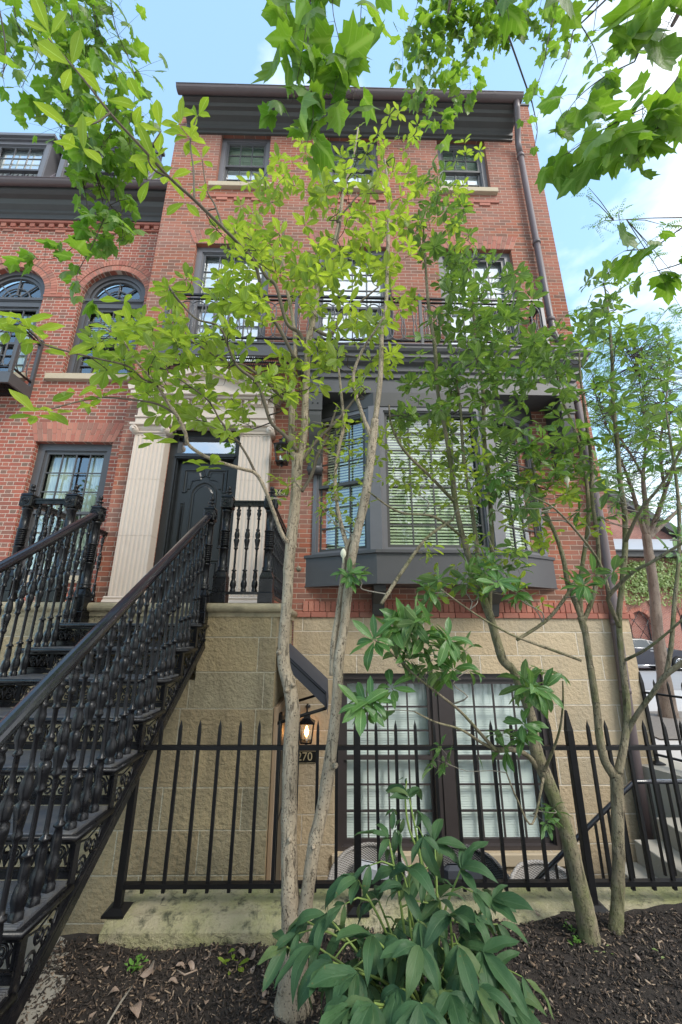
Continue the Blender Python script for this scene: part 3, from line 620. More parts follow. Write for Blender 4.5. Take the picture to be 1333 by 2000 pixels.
for x in (ex0+.13, ex1-.36):     # console brackets at both ends
    m = MB(); yf = ey+.18
    prof = [(YF, 4.895), (yf, 4.895), (yf, 4.55), (yf+.02, 4.42), (yf+.08, 4.28), (yf+.16, 4.15), (yf+.22, 4.02), (yf+.24, 3.90), (YF-.12, 3.80), (YF-.05, 3.80), (YF, 3.86)]
    m.prism(prof, x, x+.17, 'x'); m.prism([(yf-.015, 4.62), (yf, 4.62), (yf, 4.89), (yf-.015, 4.89)], x-.012, x+.182, 'x'); b = m.build('console_bracket', 'trim_dark', ent)
    m = MB(); m.tube([(x-.015, YF-.09, 3.87), (x+.185, YF-.09, 3.87)], .085, 16); m.tube([(x-.03, YF-.09, 3.87), (x+.2, YF-.09, 3.87)], .03, 10)
    m.tube([(x-.01, yf+.06, 4.62), (x-.01, yf+.02, 4.72)], .012, 8); m.build('scroll', 'trim', b)
    m = MB()
    for q in (x+.05, x+.12): m.lathe([(.001, 0), (.010, 0), (.010, .01), (.001, .01)], (q, yf-.018, 4.72), 8)
    m.build('bolt', 'iron', b)
# ---- canted bay window
BF, wx0, wx1, fx0, fx1, bz = 4.90, -.38, 2.99, .53, 2.10, 2.23
def plan(off=0): return [(wx0-off, YF), (fx0-off*.5, BF-off), (fx1+off*.5, BF-off), (wx1+off, YF)]
m = MB(); m.prism(plan(0), bz, 2.60, 'z'); m.prism(plan(.03), 2.601, 2.64, 'z'); m.prism(plan(.012), bz-.012, bz-.001, 'z'); bay = m.build('bay_window', 'trim', TH)
m = MB(); m.prism(plan(0), 4.68, 4.899, 'z'); m.build('bay_head', 'trim_dark', bay)
for x, y in ((fx0, BF), (fx1, BF)):
    m = MB(); a = math.atan2(YF-BF, fx0-wx0)/2*(1 if x < 1 else -1)
    q = [(-.075, -.012), (.075, -.012), (.075, .10), (-.075, .10)]; m.prism([Rot(-a, (x, y, 0))((p[0], p[1], 0))[:2] for p in q], 2.641, 4.679, 'z'); m.build('corner_post', 'trim_light', bay)
def bay_side(x0, y0, x1, y1, cols, rt, rb, single, split):
    a = math.atan2(y1-y0, x1-x0); L_ = math.hypot(x1-x0, y1-y0); xf = Rot(a, (x0, y0, 0))
    window(bay, .075, L_-.075, 2.642, 4.678, .012, cols, rt, rb, back='blind', single=single, xf=xf, casing=.055, split=split, pitch=.042, tilt=1.18, room=.25, smat='trim_dark')
bay_side(wx0, YF, fx0, BF, 3, 3, 3, False, .48); bay_side(fx1, BF, wx1, YF, 3, 3, 3, False, .48)
bay_side(fx0, BF, fx1, BF, 4, 4, 3, True, .5)
m = MB(); m.box(-.05, 2.65, YF+.135, YF+.15, 2.25, 4.88); m.build('room', 'interior', bay)
for x in (.50, 1.98):
    m = MB(); m.prism([(YF, 2.215), (YF-.34, 2.215), (YF-.34, 2.14), (YF-.25, 2.07), (YF-.14, 2.0), (YF-.09, 1.86), (YF-.05, 1.845), (YF, 1.845)], x, x+.15, 'x'); m.build('bay_bracket', 'trim_dark', bay)
# ---- limestone door surround
m = MB(); sur = None
def pilaster(x0, x1, parent):
    m = MB(); y0 = YF-.17; w_ = x1-x0
    m.bbox(x0-.05, x1+.05, y0-.06, YF, 1.912, 1.97, .008); m.prism([(YF, 1.971), (y0-.045, 1.971), (y0-.055, 1.995), (y0-.045, 2.02), (y0-.02, 2.03), (y0-.03, 2.055), (y0-.012, 2.07), (YF, 2.07)], x0-.04, x1+.04, 'x')
    m.build('plinth', 'cap_light', parent) if 'cap_light' in M else m.build('plinth', 'limestone', parent)
    m = MB(); n = 7; fl = w_/(n+.6); pts = [(x0, YF), (x0, y0)]
    for i in range(n):
        c = x0+fl*(i+.8); r = fl*.30
        pts += [(c-r, y0), (c-r*.7, y0+r*.35), (c, y0+r*.5), (c+r*.7, y0+r*.35), (c+r, y0)]
    pts += [(x1, y0), (x1, YF)]
    zs = [2.071, 2.86, 3.66, 4.33]
    for a, b in zip(zs, zs[1:]): m.prism(pts, a+.0015, b-.0015, 'z')
    m.prism([(x0+.0, YF), (x0, y0), (x1, y0), (x1, YF)], 4.332, 4.36, 'z'); m.build('pilaster', 'limestone', parent)
    m = MB(); m.bbox(x0-.015, x1+.015, y0-.02, YF, 4.362, 4.385, .004); m.prism([(YF, 4.386), (y0-.01, 4.386), (y0-.035, 4.42), (y0-.04, 4.46), (YF, 4.46)], x0, x1, 'x'); m.bbox(x0-.07, x1+.07, y0-.075, YF, 4.462, 4.50, .006)
    for c in (x0-.0, x1+.0):
        m.tube([(c, y0-.075, 4.40), (c, YF-.02, 4.40)], .055, 16); m.tube([(c, y0-.088, 4.40), (c, y0-.07, 4.40)], .022, 10)
        pts2 = [(c+(.046-.0032*k)*math.cos(k*.5), y0-.079, 4.40+(.046-.0032*k)*math.sin(k*.5)) for k in range(12)]; m.tube(pts2, .005, 4)
    m.build('capital', 'limestone', parent)
m = MB(); x0, x1, y0 = -2.88, -.90, YF-.19
m.bbox(x0, x1, y0, YF, 4.502, 4.60, .005); m.bbox(x0-.01, x1+.01, y0-.02, YF, 4.602, 4.63, .004); m.bbox(x0+.01, x1-.01, y0+.01, YF, 4.632, 4.80, .004)
sur = m.build('door_surround', 'limestone', TH)
m = MB(); x = x0+.03
while x < x1-.06: m.bbox(x, x+.055, y0-.045, y0+.02, 4.815, 4.885, .004); x += .095
m.bbox(x0, x1, y0-.005, YF, 4.80, 4.89, .003); m.build('dentil', 'limestone', sur)
m = MB(); cx = (x0+x1)/2
for k, (p, h0, h1) in enumerate([(.07, 4.892, 4.93), (.11, 4.932, 4.985)]): m.bbox(x0-.02-p*.5, x1+.02+p*.5, y0-p, YF, h0, h1, .005)
hw = (x1-x0)/2+.10; zb, za = 4.99, 5.36
m.prism([(cx-hw, zb), (cx, za), (cx, za+.09), (cx-hw-.03, zb+.075)], y0-.12, YF, 'y'); m.prism([(cx+hw, zb), (cx+hw+.03, zb+.075), (cx, za+.09), (cx, za)], y0-.12, YF, 'y')
m.prism([(cx-hw+.09, zb), (cx, za-.035), (cx, za-.002), (cx-hw+.01, zb+.0)], y0-.085, YF, 'y'); m.prism([(cx+hw-.09, zb), (cx+hw-.01, zb), (cx, za-.002), (cx, za-.035)], y0-.085, YF, 'y')
m.prism([(cx-hw+.1, zb-.004), (cx+hw-.1, zb-.004), (cx, za-.04)], y0-.01, YF, 'y'); m.build('pediment', 'limestone', sur)
pilaster(-2.86, -2.42, sur); pilaster(-1.36, -.93, sur)
# ---- front door in a black frame
m = MB(); dx0, dx1, dy = -2.42, -1.36, YF+.02
m.box(dx0, dx0+.11, dy, dy+.12, 1.915, 4.50); m.box(dx1-.11, dx1, dy, dy+.12, 1.915, 4.50); m.box(dx0+.11, dx1-.11, dy, dy+.12, 4.40, 4.50); m.box(dx0+.11, dx1-.11, dy-.01, dy+.12, 4.06, 4.14)
m.box(dx0+.09, dx1-.09, dy-.03, dy-.001, 4.08, 4.115); m.box(dx0, dx1, dy-.02, dy+.3, 1.905, 1.93)
for s_ in (dx0+.112, dx1-.127): m.box(s_, s_+.015, dy+.03, dy+.12, 1.93, 4.06)
dr = m.build('front_door', 'door_paint', TH)
m = MB(); lx0, lx1, ly = dx0+.13, dx1-.13, dy+.10; cx = (lx0+lx1)/2; m.box(lx0, lx1, ly, ly+.05, 1.935, 4.055)
def raised(poly, h=.014, inset=.03):
    c = (sum(p[0] for p in poly)/len(poly), sum(p[1] for p in poly)/len(poly)); n = len(poly)
    def sc(k): return [(c[0]+(p[0]-c[0])*(1-k/max(.05, abs(p[0]-c[0])+1e-6)) if abs(p[0]-c[0]) > k else c[0], c[1]+(p[1]-c[1])*(1-k/max(.05, abs(p[1]-c[1])+1e-6)) if abs(p[1]-c[1]) > k else c[1]) for p in poly]
    rings = [(poly, 0), (sc(.008), -.016), (sc(.020), -.016), (sc(.028), -.004), (sc(.045), .004), (sc(.065), -.014)]
    vs = [(p[0], ly+d, p[1]) for rg, d in rings for p in rg]; fs = []
    for k in range(len(rings)-1):
        for i in range(n): fs.append((k*n+i, k*n+(i+1) % n, (k+1)*n+(i+1) % n, (k+1)*n+i))
    fs.append(tuple(range((len(rings)-1)*n, len(rings)*n))); m.add(vs, fs)
w_ = lx1-lx0
arc = [(cx-.19, 2.75), (cx+.19, 2.75)]+[(cx+.19*math.cos(t), 3.55+.19*math.sin(t)) for t in [math.pi*i/14 for i in range(15)]]
raised(arc)
for s_ in (-1, 1):
    xo, xi = cx+s_*(w_/2-.08), cx+s_*.26
    xa, xb = min(xo, xi), max(xo, xi); raised([(xa, 2.75), (xb, 2.75), (xb, 3.42), (xa, 3.42)])
    q = [(cx+s_*.27*math.cos(t), 3.56+.27*math.sin(t)) for t in [math.pi/2*i/8 for i in range(9)]]; q = q+[(cx+s_*.03, 3.93), (xo, 3.93), (xo, 3.56)] ; raised(q if s_ > 0 else q[::-1])
    raised([(cx+s_*.03 if s_ > 0 else cx-w_/2+.08, 2.12), (cx+w_/2-.08 if s_ > 0 else cx-.03, 2.12), (cx+w_/2-.08 if s_ > 0 else cx-.03, 2.60), (cx+s_*.03 if s_ > 0 else cx-w_/2+.08, 2.60)])
m.build('door_leaf', 'door_paint', dr)
m = MB(); m.add([(dx0+.11, dy+.08, 4.14), (dx1-.11, dy+.08, 4.14), (dx1-.11, dy+.08, 4.40), (dx0+.11, dy+.08, 4.40)], [(0, 1, 2, 3)]); m.build('transom_pane', 'glass_upper', dr)
m = MB(); m.box(dx0, dx1, dy+.30, dy+.32, 1.9, 4.55); m.box(dx0+.1, dx1-.1, dy+.14, dy+.145, 4.3, 4.42); m.build('room', 'interior', dr)
m = MB(); m.lathe([(.001, 0), (.022, .0), (.028, .02), (.02, .045), (.001, .05)], (lx1-.06, ly-.05, 2.92), 10); m.box(lx1-.085, lx1-.035, ly-.02, ly, 2.80, 3.05); m.build('door_handle', 'chrome', dr)
# ---- stone base of the house
m = MB(); bw = (.05, 2.63, -.70, 1.16); wall_openings(m, -.51, 3.86, -1.2, 1.83, YF-.02, [bw], .16)
m.add([(3.86, YF-.02, -1.2), (3.86, 12.5, -1.2), (3.86, 12.5, 1.83), (3.86, YF-.02, 1.83)], [(0, 1, 2, 3)]); m.add([(-.51, YF-.02, 1.83), (3.86, YF-.02, 1.83), (3.86, YF+.02, 1.83), (-.51, YF+.02, 1.83)], [(0, 1, 2, 3)])
m.build('stone_base', 'ashlar', TH)
m = MB(); m.bbox(.0, 2.70, YF-.06, YF+.1, -.82, -.702, .008); m.build('window_sill', 'sill_stone', TH)
window(TH, .05, 1.30, -.70, 1.16, YF+.02, 4, 3, 3, fmat='frame_brown', gmat='glass_low', back='blind', pitch=.026, tilt=1.2, casing=.07)
window(TH, 1.385, 2.63, -.70, 1.16, YF+.02, 4, 3, 3, fmat='frame_brown', gmat='glass_low', back='blind', pitch=.026, tilt=1.2, casing=.07)
m = MB(); m.box(1.302, 1.383, YF+.005, YF+.12, -.70, 1.16); m.build('window_mullion', 'frame_brown', TH)

# ================================================================ the lower house on the left
YL = 6.15
LH = thing('mansard_townhouse', 'lower brick townhouse with arched windows and grey mansard roof, set back on the left', 'townhouse', (-5.6, YL, 0))
AR = [(-4.255, .605, 7.76, 5.99), (-6.20, .65, 7.76, 5.99), (-8.1, .6, 7.76, 5.99)]
m = MB(); GF = [(-5.02, -3.74, 2.45, 4.69), (-7.25, -5.95, 2.45, 4.69)]
wall_openings(m, -9.5, -3.14, 1.4, 9.55, YL, GF, .14, AR)
m.add([(-9.5, YL, 1.4), (-9.5, 13, 1.4), (-9.5, 13, 9.5), (-9.5, YL, 9.5)], [(0, 1, 2, 3)]); m.build('brick_wall', 'brick_low', LH)
for a, b, c, d in GF:
    flat_arch(LH, a-.03, b+.03, d+.001, .36, YL)
    window(LH, a, b, c, d, YL+.09, 4, 3, 3, fmat='trim', back='curtain', casing=.12, split=.47)
for a, b, c, d in GF: m = MB(); m.bbox(a-.06, b+.06, YL-.06, YL+.1, c-.11, c-.002, .006); m.build('window_sill', 'sill_stone', LH)
for cx, r, zs_, zb in AR: m = MB(); m.bbox(cx-r-.24, cx+r+.03 if cx > -5 else cx+r+.1, YL-.07, YL+.1, zb-.12, zb-.002, .006); m.build('window_sill', 'sill_stone', LH)
for cx, r, zs_, zb in AR:
    m = MB(); bed = MB(); N = 34
    for k, (ra, rb) in enumerate(((r+.004, r+.115), (r+.125, r+.235))):
        for i in range(N if k == 0 else N+6):
            n_ = N if k == 0 else N+6; t0, t1 = math.pi*(i+.07)/n_, math.pi*(i+.93)/n_; pr = .010+.012*k
            m.prism([(cx+ra*math.cos(t0), zs_+ra*math.sin(t0)), (cx+rb*math.cos(t0), zs_+rb*math.sin(t0)), (cx+rb*math.cos(t1), zs_+rb*math.sin(t1)), (cx+ra*math.cos(t1), zs_+ra*math.sin(t1))], YL-pr, YL+.02)
    for i in range(24):
        t0, t1 = math.pi*i/24, math.pi*(i+1)/24; ra, rb = r+.002, r+.24
        bed.prism([(cx+ra*math.cos(t0), zs_+ra*math.sin(t0)), (cx+rb*math.cos(t0), zs_+rb*math.sin(t0)), (cx+rb*math.cos(t1), zs_+rb*math.sin(t1)), (cx+ra*math.cos(t1), zs_+ra*math.sin(t1))], YL-.004, YL+.02)
    for s_ in (-1, 1): m.bbox(cx+s_*(r+.17)-.17, cx+s_*(r+.17)+.17, YL-.02, YL+.02, zs_-.065, zs_-.008, .003)
    ar_ = m.build('round_arch', 'brick_solid', LH); bed.build('mortar_bed', 'mortar', ar_)
    # frame, fanlight and sash below
    f = MB(); y = YL+.09
    for ra, rb, d in ((r-.10, r, 0), (r-.16, r-.105, .03)):
        for i in range(24):
            t0, t1 = math.pi*i/24, math.pi*(i+1)/24
            f.prism([(cx+ra*math.cos(t0), zs_+ra*math.sin(t0)), (cx+rb*math.cos(t0), zs_+rb*math.sin(t0)), (cx+rb*math.cos(t1), zs_+rb*math.sin(t1)), (cx+ra*math.cos(t1), zs_+ra*math.sin(t1))], y+d, y+.09)
    f.box(cx-r, cx+r, y-.012, y+.09, zs_-.10, zs_-.001); f.box(cx-r+.05, cx+r-.05, y-.03, y-.012, zs_-.075, zs_-.03); wn_ = f.build('window', 'trim', LH)
    s_ = MB(); R0 = r-.16
    for k in range(1, 4):
        a = math.pi*k/4; 
        s_.beam((cx+.12*math.cos(a), y+.06, zs_+.12*math.sin(a)), (cx+R0*math.cos(a), y+.06, zs_+R0*math.sin(a)), .025, .022, (0, 1, 0))
    for rr in (.12, R0*.55):
        s_.tube([(cx+rr*math.cos(math.pi*i/16), y+.06, zs_+rr*math.sin(math.pi*i/16)) for i in range(17)], .013, 6)
    s_.build('fanlight', 'trim', wn_)
    g = MB(); g.add([(cx+(r-.02)*math.cos(math.pi*i/20), y+.085, zs_+(r-.02)*math.sin(math.pi*i/20)) for i in range(21)], [tuple(range(21))]); g.build('pane', 'glass', wn_)
    b_ = MB(); b_.add([(cx+(r-.02)*math.cos(math.pi*i/20), y+.2, zs_-.1+(r+.05)*math.sin(math.pi*i/20)) for i in range(21)], [tuple(range(21))]); b_.build('room', 'interior', wn_)
    window(LH, cx-r, cx+r, zb, zs_-.101, y, 4, 3, 3, fmat='trim', tilt=1.0, back='blind' if cx > -5 else 'curtain', casing=.11, backz=zb+1.0 if cx > -5 else None, split=.46)
# corbelled dentils and cornice
m = MB(); x = -9.4
while x < -3.25: m.bbox(x, x+.10, YL-.05, YL+.02, 9.40, 9.49, .003); x += .19
x = -9.3
while x < -3.3: m.bbox(x, x+.20, YL-.018, YL+.02, 9.30, 9.36, .003); x += .52
m.bbox(-9.5, -3.17, YL-.03, YL+.02, 9.362, 9.398, .003); m.bbox(-9.5, -3.17, YL-.07, YL+.02, 9.492, 9.55, .003); m.build('brick_dentil', 'brick_solid', LH)
prof = [(YL, 9.552), (YL-.09, 9.552), (YL-.09, 9.66), (YL-.12, 9.68), (YL-.12, 9.74), (YL-.20, 9.80), (YL-.24, 9.88), (YL-.32, 9.90), (YL-.38, 9.93), (YL-.38, 10.02), (YL, 10.06)]
m = MB(); m.prism(prof, -9.5, -3.19, 'x'); m.build('cornice', 'trim_dark', LH)
m = MB(); gy, gz = YL-.44, 10.06
ring = [(gy+gr*math.cos(math.pi+math.pi*i/N2), gz+gr*math.sin(math.pi+math.pi*i/N2)) for N2 in (10,) for i in range(11)]; inner = [(gy+(gr-.008)*math.cos(math.pi+math.pi*i/10), gz+(gr-.008)*math.sin(math.pi+math.pi*i/10)) for i in range(10, -1, -1)]
m.prism(ring+inner, -9.5, -3.16, 'x'); m.tube([(-9.5, gy-gr, gz), (-3.16, gy-gr, gz)], .011, 6); m.prism([(gy, gz)]+ring, -3.165, -3.159, 'x'); m.build('gutter', 'gutter_paint', LH)
m = MB(); m.tube([(-3.27, gy+.03, gz-.08), (-3.27, gy+.05, gz-.2), (-3.22, gy+.2, gz-.42), (-3.2, YL-.14, gz-.62)], .045, 10); m.build('downspout', 'chrome', LH)
# mansard
yb_, yt = YL-.30, YL+.75; zb_, zt = 10.08, 12.75; xr0, xr1 = -3.30, -4.45
m = MB(); m.add([(-9.5, yb_, zb_), (xr0, yb_, zb_), (xr1, yt, zt), (-9.5, yt, zt)], [(0, 1, 2, 3)]); m.add([(xr0, yb_, zb_), (xr0, 12, zb_), (xr1, 12, zt), (xr1, yt, zt)], [(0, 1, 2, 3)]); rf = m.build('mansard_roof', 'roof_metal', LH)
m = MB(); x = -9.4
while x < -3.35:
    t = 1.0 if x < xr1 else (xr0-x)/(xr0-xr1); m.beam((x, yb_-.012, zb_+.01), (x, yb_+(yt-yb_)*t-.012, zb_+(zt-zb_)*t), .014, .03, (0, -1, .4)); x += .105
m.build('standing_seam', 'roof_metal', rf)
m = MB(); m.beam((xr0, yb_-.01, zb_), (xr1, yt-.01, zt), .10, .10, (0, -1, .4)); m.box(-9.5, xr1+.1, yt-.10, yt+.1, zt-.02, zt+.16); m.box(-9.5, xr1+.16, yt-.16, yt+.1, zt+.161, zt+.24); m.build('ridge_cap', 'roof_slate', rf)
for a, b, n in ((-7.35, -6.15, 4), (-5.85, -4.55, 4)):
    y0 = YL-.12; m = MB(); m.box(a-.02, a+.001, y0, y0+.8, 10.15, 11.75); m.box(b-.001, b+.02, y0, y0+.8, 10.15, 11.75); m.box(a-.10, b+.10, y0-.10, y0+1.0, 11.751, 11.82); m.box(a-.05, b+.05, y0-.05, y0+1.0, 11.70, 11.75); m.box(a-.04, b+.04, y0-.07, y0+.3, 10.10, 10.149)
    dm = m.build('dormer', 'trim_light', LH)
    window(dm, a, b, 10.15, 11.70, y0-.01, 3, 2, 2, gmat='glass_upper', back='shade', casing=.09, smat='trim')
# small balcony under the far arched window
byl = YL-.49; x0, x1, z0 = -7.15, -5.30, 5.50
m = MB(); m.box(x0, x1, byl, byl+.04, z0, z0+.20); m.box(x0, x0+.04, byl+.04, YL, z0, z0+.20); m.box(x1-.04, x1, byl+.04, YL, z0, z0+.20); lb = m.build('balcony', 'trim', LH)
m = MB(); x = x0+.05
while x < x1-.04: m.box(x, x+.006, byl+.04, YL, z0+.03, z0+.055); x += .028
for y in (byl+.1, byl+.25, byl+.4): m.box(x0+.04, x1-.04, y, y+.006, z0+.025, z0+.05)
m.build('floor_grate', 'iron', lb); scroll_rail(x0+.05, x1-.05, byl+.02, z0+.30, z0+1.08).build('hoop_panel', 'trim', lb)
for s_ in (x0+.02, x1-.02): scroll_rail(byl+.05, YL, s_, z0+.30, z0+1.08, 'y', 1).build('hoop_panel', 'trim', lb)
m = MB()
for z in (z0+1.12, z0+1.05, z0+.28): m.box(x0, x1, byl, byl+.035, z, z+.02); m.box(x0, x0+.035, byl+.035, YL, z, z+.02); m.box(x1-.035, x1, byl+.035, YL, z, z+.02)
m.build('balcony_rail', 'iron', lb)
for x, y in ((x0+.025, byl+.02), (x1-.025, byl+.02), (x1-.025, YL-.03)):
    m = MB(); m.box(x-.026, x+.026, y-.026, y+.026, z0+.201, z0+1.18); m.build('balcony_post', 'trim', lb)
# ================================================================ ground
def sheet(name, poly, z, mat, kind='structure'):
    m = MB(); m.add([(x, y, z) for x, y in poly], [tuple(range(len(poly)))]); return tag(m.build(name, mat), kind=kind)
m = MB()      # ground sheet with the sunken court cut out of it
hx0, hx1, hy0, hy1 = -3.3, 3.9, 2.80, YF+.0
for a, b, c, d in ((-60, hx0, -60, 90), (hx1, 90, -60, 90), (hx0, hx1, -60, hy0), (hx0, hx1, 13, 90)):
    m.add([(a, c, -.02), (b, c, -.02), (b, d, -.02), (a, d, -.02)], [(0, 1, 2, 3)])
tag(m.build('ground', 'pavement'), kind='structure')
m = MB(); m.box(hx0, 5.2, 2.7, 5.6, -1.25, -1.15); tag(m.build('court_floor', 'patio'), kind='structure')
sheet('road', [(5.5, 13.2), (90, 13.2), (90, 22.6), (5.5, 22.6)], -.012, 'asphalt')
sheet('far_pavement', [(5.5, 22.6), (90, 22.6), (90, 90), (5.5, 90)], -.006, 'pavement')
# mulch bed: a gently mounded surface
NX, NY = 90, 60; X0, X1, Y0_, Y1_ = -1.75, 3.6, .2, 2.84
def mulch_z(x, y):
    h = .02+.055*math.exp(-((y-2.75)/.55)**2)*max(0, min(1, (x+.3)/1.1))+.05*max(0, min(1, (x-.3)/1.2))
    h += .018*math.sin(x*3.1+1)*math.sin(y*2.7)+.010*math.sin(x*9.3+y*7.1)
    return h*max(0, min(1, (x-X0-.12)/.25))+.002
vs = [(X0+(X1-X0)*i/NX, Y0_+(Y1_-Y0_)*j/NY, 0) for j in range(NY+1) for i in range(NX+1)]; vs = [(x, y, mulch_z(x, y)+random.uniform(-.006, .006)) for x, y, _ in vs]
m = MB(); m.add(vs, [(j*(NX+1)+i, j*(NX+1)+i+1, (j+1)*(NX+1)+i+1, (j+1)*(NX+1)+i) for j in range(NY) for i in range(NX)], True); tag(m.build('mulch_bed', 'soil'), kind='structure')
def chips_obj(name, n, xr, yr, zf, mat, s0=.010, s1=.045, parent=None, flat=.5):
    n_ = n; x = RNG.uniform(*xr, n_); y = RNG.uniform(*yr, n_); z = np.array([zf(a, b) for a, b in zip(x, y)])
    L_ = RNG.uniform(s0, s1, n_)*RNG.uniform(.5, 1, n_); W = L_*RNG.uniform(.12, .4, n_); H = np.minimum(W*.5, .006); a = RNG.uniform(0, math.pi*2, n_); t = RNG.normal(0, flat, n_); r = RNG.normal(0, .6, n_)
    d = np.stack([np.cos(a)*np.cos(t), np.sin(a)*np.cos(t), np.sin(t)], 1); s_ = np.stack([-np.sin(a)*np.cos(r), np.cos(a)*np.cos(r), np.sin(r)], 1); u = np.cross(d, s_)
    c = np.stack([x, y, z+RNG.uniform(.0, .014, n_)], 1); V = []
    for sx_, sy_, sz_ in ((-1, -1, -1), (1, -.6, -1), (1, .8, -1), (-1, 1, -1), (-1, -1, 1), (1, -.6, 1), (1, .8, 1), (-1, 1, 1)):
        V.append(c+d*(L_*.5*sx_)[:, None]+s_*(W*.5*sy_)[:, None]+u*(H*.5*sz_)[:, None])
    V = np.stack(V, 1).reshape(-1, 3); base = np.arange(n_)[:, None, None]*8; F = (np.array([(0, 3, 2, 1), (4, 5, 6, 7), (0, 1, 5, 4), (1, 2, 6, 5), (2, 3, 7, 6), (3, 0, 4, 7)])[None]+base).reshape(-1, 4)
    me = bpy.data.meshes.new(name); me.vertices.add(len(V)); me.vertices.foreach_set('co', V.ravel()); me.loops.add(F.size); me.loops.foreach_set('vertex_index', F.ravel().astype(np.int32)); me.polygons.add(len(F))
    me.polygons.foreach_set('loop_start', np.arange(0, F.size, 4, dtype=np.int32)); me.polygons.foreach_set('loop_total', np.full(len(F), 4, np.int32)); me.update(); me.validate(); me.materials.append(M[mat])
    return tag(bpy.data.objects.new(name, me), kind='stuff')
o = chips_obj('mulch', 46000, (-1.5, 2.6), (1.15, 2.80), mulch_z, 'mulch_chip', .008, .036); COL.objects.link(o)
sheet('tree_pit', [(5.35, 7.2), (8.6, 7.2), (8.6, 9.6), (5.9, 9.6)], .004, 'gravel')

# ================================================================ kerb wall that carries the fence
m = MB(); prof = [(2.76, -1.2), (3.06, -1.2), (3.06, .118), (3.045, .125), (2.83, .112), (2.80, .085), (2.765, .07)]
K0, K1 = -1.26, 5.6
for a, b in ((K0, -.02), (-.017, 1.42), (1.423, 2.9), (2.903, K1)): m.prism(prof, a, b, 'x')
m.prism([(3.062, -1.2), (3.16, -1.2), (3.16, .06), (3.062, .06)], K0, K1, 'x')
kb = m.build('stone_kerb', 'kerb_stone', loc=(2.1, 2.9, 0)); tag(kb, 'mossy green stained stone kerb under the black iron fence', 'kerb')
m = MB(); m.prism([(-1.95, 1.35), (-1.33, 1.40), (-1.262, 2.765), (-1.262, 2.84), (-1.95, 2.84)], -1.2, .02, 'z')
tag(m.build('concrete_slab', 'concrete', loc=(-1.6, 2.3, 0)), 'rough pale concrete slab under the foot of the iron stairs', 'slab')

# ================================================================ stone landing with its piers
LD = thing('stone_landing', 'tan sandstone landing with a rounded coping at the top of the iron stairs', 'landing', (-1.85, 4.6, 0))
YP, ZL = 3.873, 1.909
m = MB()
def blk(m, x0, x1, y0, y1, z0, z1): m.box(x0, x1, y0, y1, z0, z1)
blk(m, -1.235, -.53, YP, YF-.025, -1.2, 1.82)         # right pier, with the basement door in its flank
blk(m, -3.3, -2.43, YP, YL-.01, -1.2, 1.82)
blk(m, -2.428, -1.237, YP, YF-.025, -1.2, 1.23)       # wall below the stairs
blk(m, -2.428, -1.237, YP+.5, YF-.025, 1.231, 1.82)
blk(m, -2.428, -1.237, YP+.03, YP+.498, 1.62, 1.82)
m.build('pier_wall', 'ashlar_pier', LD)
m = MB()
def coping(m, x0, x1, y0, y1):
    N = 7; r = .043; prof = [(y0+.03, ZL-.125), (y1, ZL-.125), (y1, ZL-.001), (y0+r*.3, ZL-.001)]+[(y0+r*.6-r*math.sin(math.pi*i/N), ZL-r-.001+r*math.cos(math.pi*i/N)) for i in range(N+1)]+[(y0+.03, ZL-.088)]
    m.prism(prof, x0, x1, 'x')
coping(m, -1.275, -.50, YP-.04, YF-.03); coping(m, -3.3, -2.40, YP-.04, YL-.02); coping(m, -2.398, -1.277, YP-.02, YF-.03)
m.tube([(-.505, YP-.02, ZL-.045), (-.505, YF-.03, ZL-.045)], .043, 12)
m.build('coping', 'cap_stone', LD)
m = MB(); m.bbox(-.525, -.49, YP+.06, YP+.14, -1.2, 1.0, .003); m.bbox(-.525, -.49, 4.86, 4.94, -1.2, 1.0, .003); m.bbox(-.525, -.49, YP+.14, 4.86, .93, 1.0, .003); fr = m.build('door_frame', 'plaster', LD)
m = MB(); m.box(-.527, -.51, YP+.142, 4.858, -1.15, .928); m.box(-.512, -.502, YP+.25, 4.75, .1, .8); m.box(-.512, -.502, YP+.25, 4.75, -1.0, -.05); m.build('basement_door', 'door_paint', LD)
m = MB()
for y in (YP+.155, YP+.245): m.box(-.50, -.47, y, y+.022, -1.12, .93)
m.build('storm_door_bar', 'fence_iron', LD)

# ================================================================ iron stairs
RISE, RUN = .192, .2777; SX0, SX1 = -2.42, -1.18
ST = thing('iron_staircase', 'black cast iron stairs with scrollwork risers and turned balusters up to the front door', 'staircase', (-1.8, 2.6, 0), None)
def nose(k): return 3.873-RUN*k, 1.909-RISE*k
def baluster_mb(h, n=10):
    s_ = h/.82; P_ = [(.030, 0), (.030, .018), (.024, .022), (.026, .035), (.033, .055), (.034, .075), (.028, .095), (.020, .110), (.024, .130), (.021, .165), (.0165, .185), (.027, .19), (.027, .198), (.014, .204), (.0125, .22), (.0120, .385), (.015, .392), (.023, .40), (.023, .408), (.018, .414), (.021, .43), (.026, .455), (.031, .475), (.029, .492), (.017, .500), (.026, .508), (.026, .516), (.029, .53), (.025, .555), (.017, .572), (.022, .58), (.022, .587), (.0135, .594), (.0120, .61), (.0120, .685), (.020, .69), (.020, .698), (.0145, .703), (.0165, .715), (.024, .735), (.025, .748), (.018, .765), (.025, .775), (.025, .785), (.015, .79), (.015, .82)]
    m = MB(); P2 = [(r, z*s_) for r, z in P_]; vs = []; fs = []
    for r, z in P2:
        for k in range(n):
            a = 2*math.pi*k/n; rr = r*.86*(1+.09*(-1)**k*(1 if .02 < r < .034 else .35)); vs.append((rr*math.cos(a), rr*math.sin(a), z))
    for i in range(len(P2)-1):
        for k in range(n): fs.append((i*n+k, i*n+(k+1) % n, (i+1)*n+(k+1) % n, (i+1)*n+k))
    m.add(vs, fs, True); return m
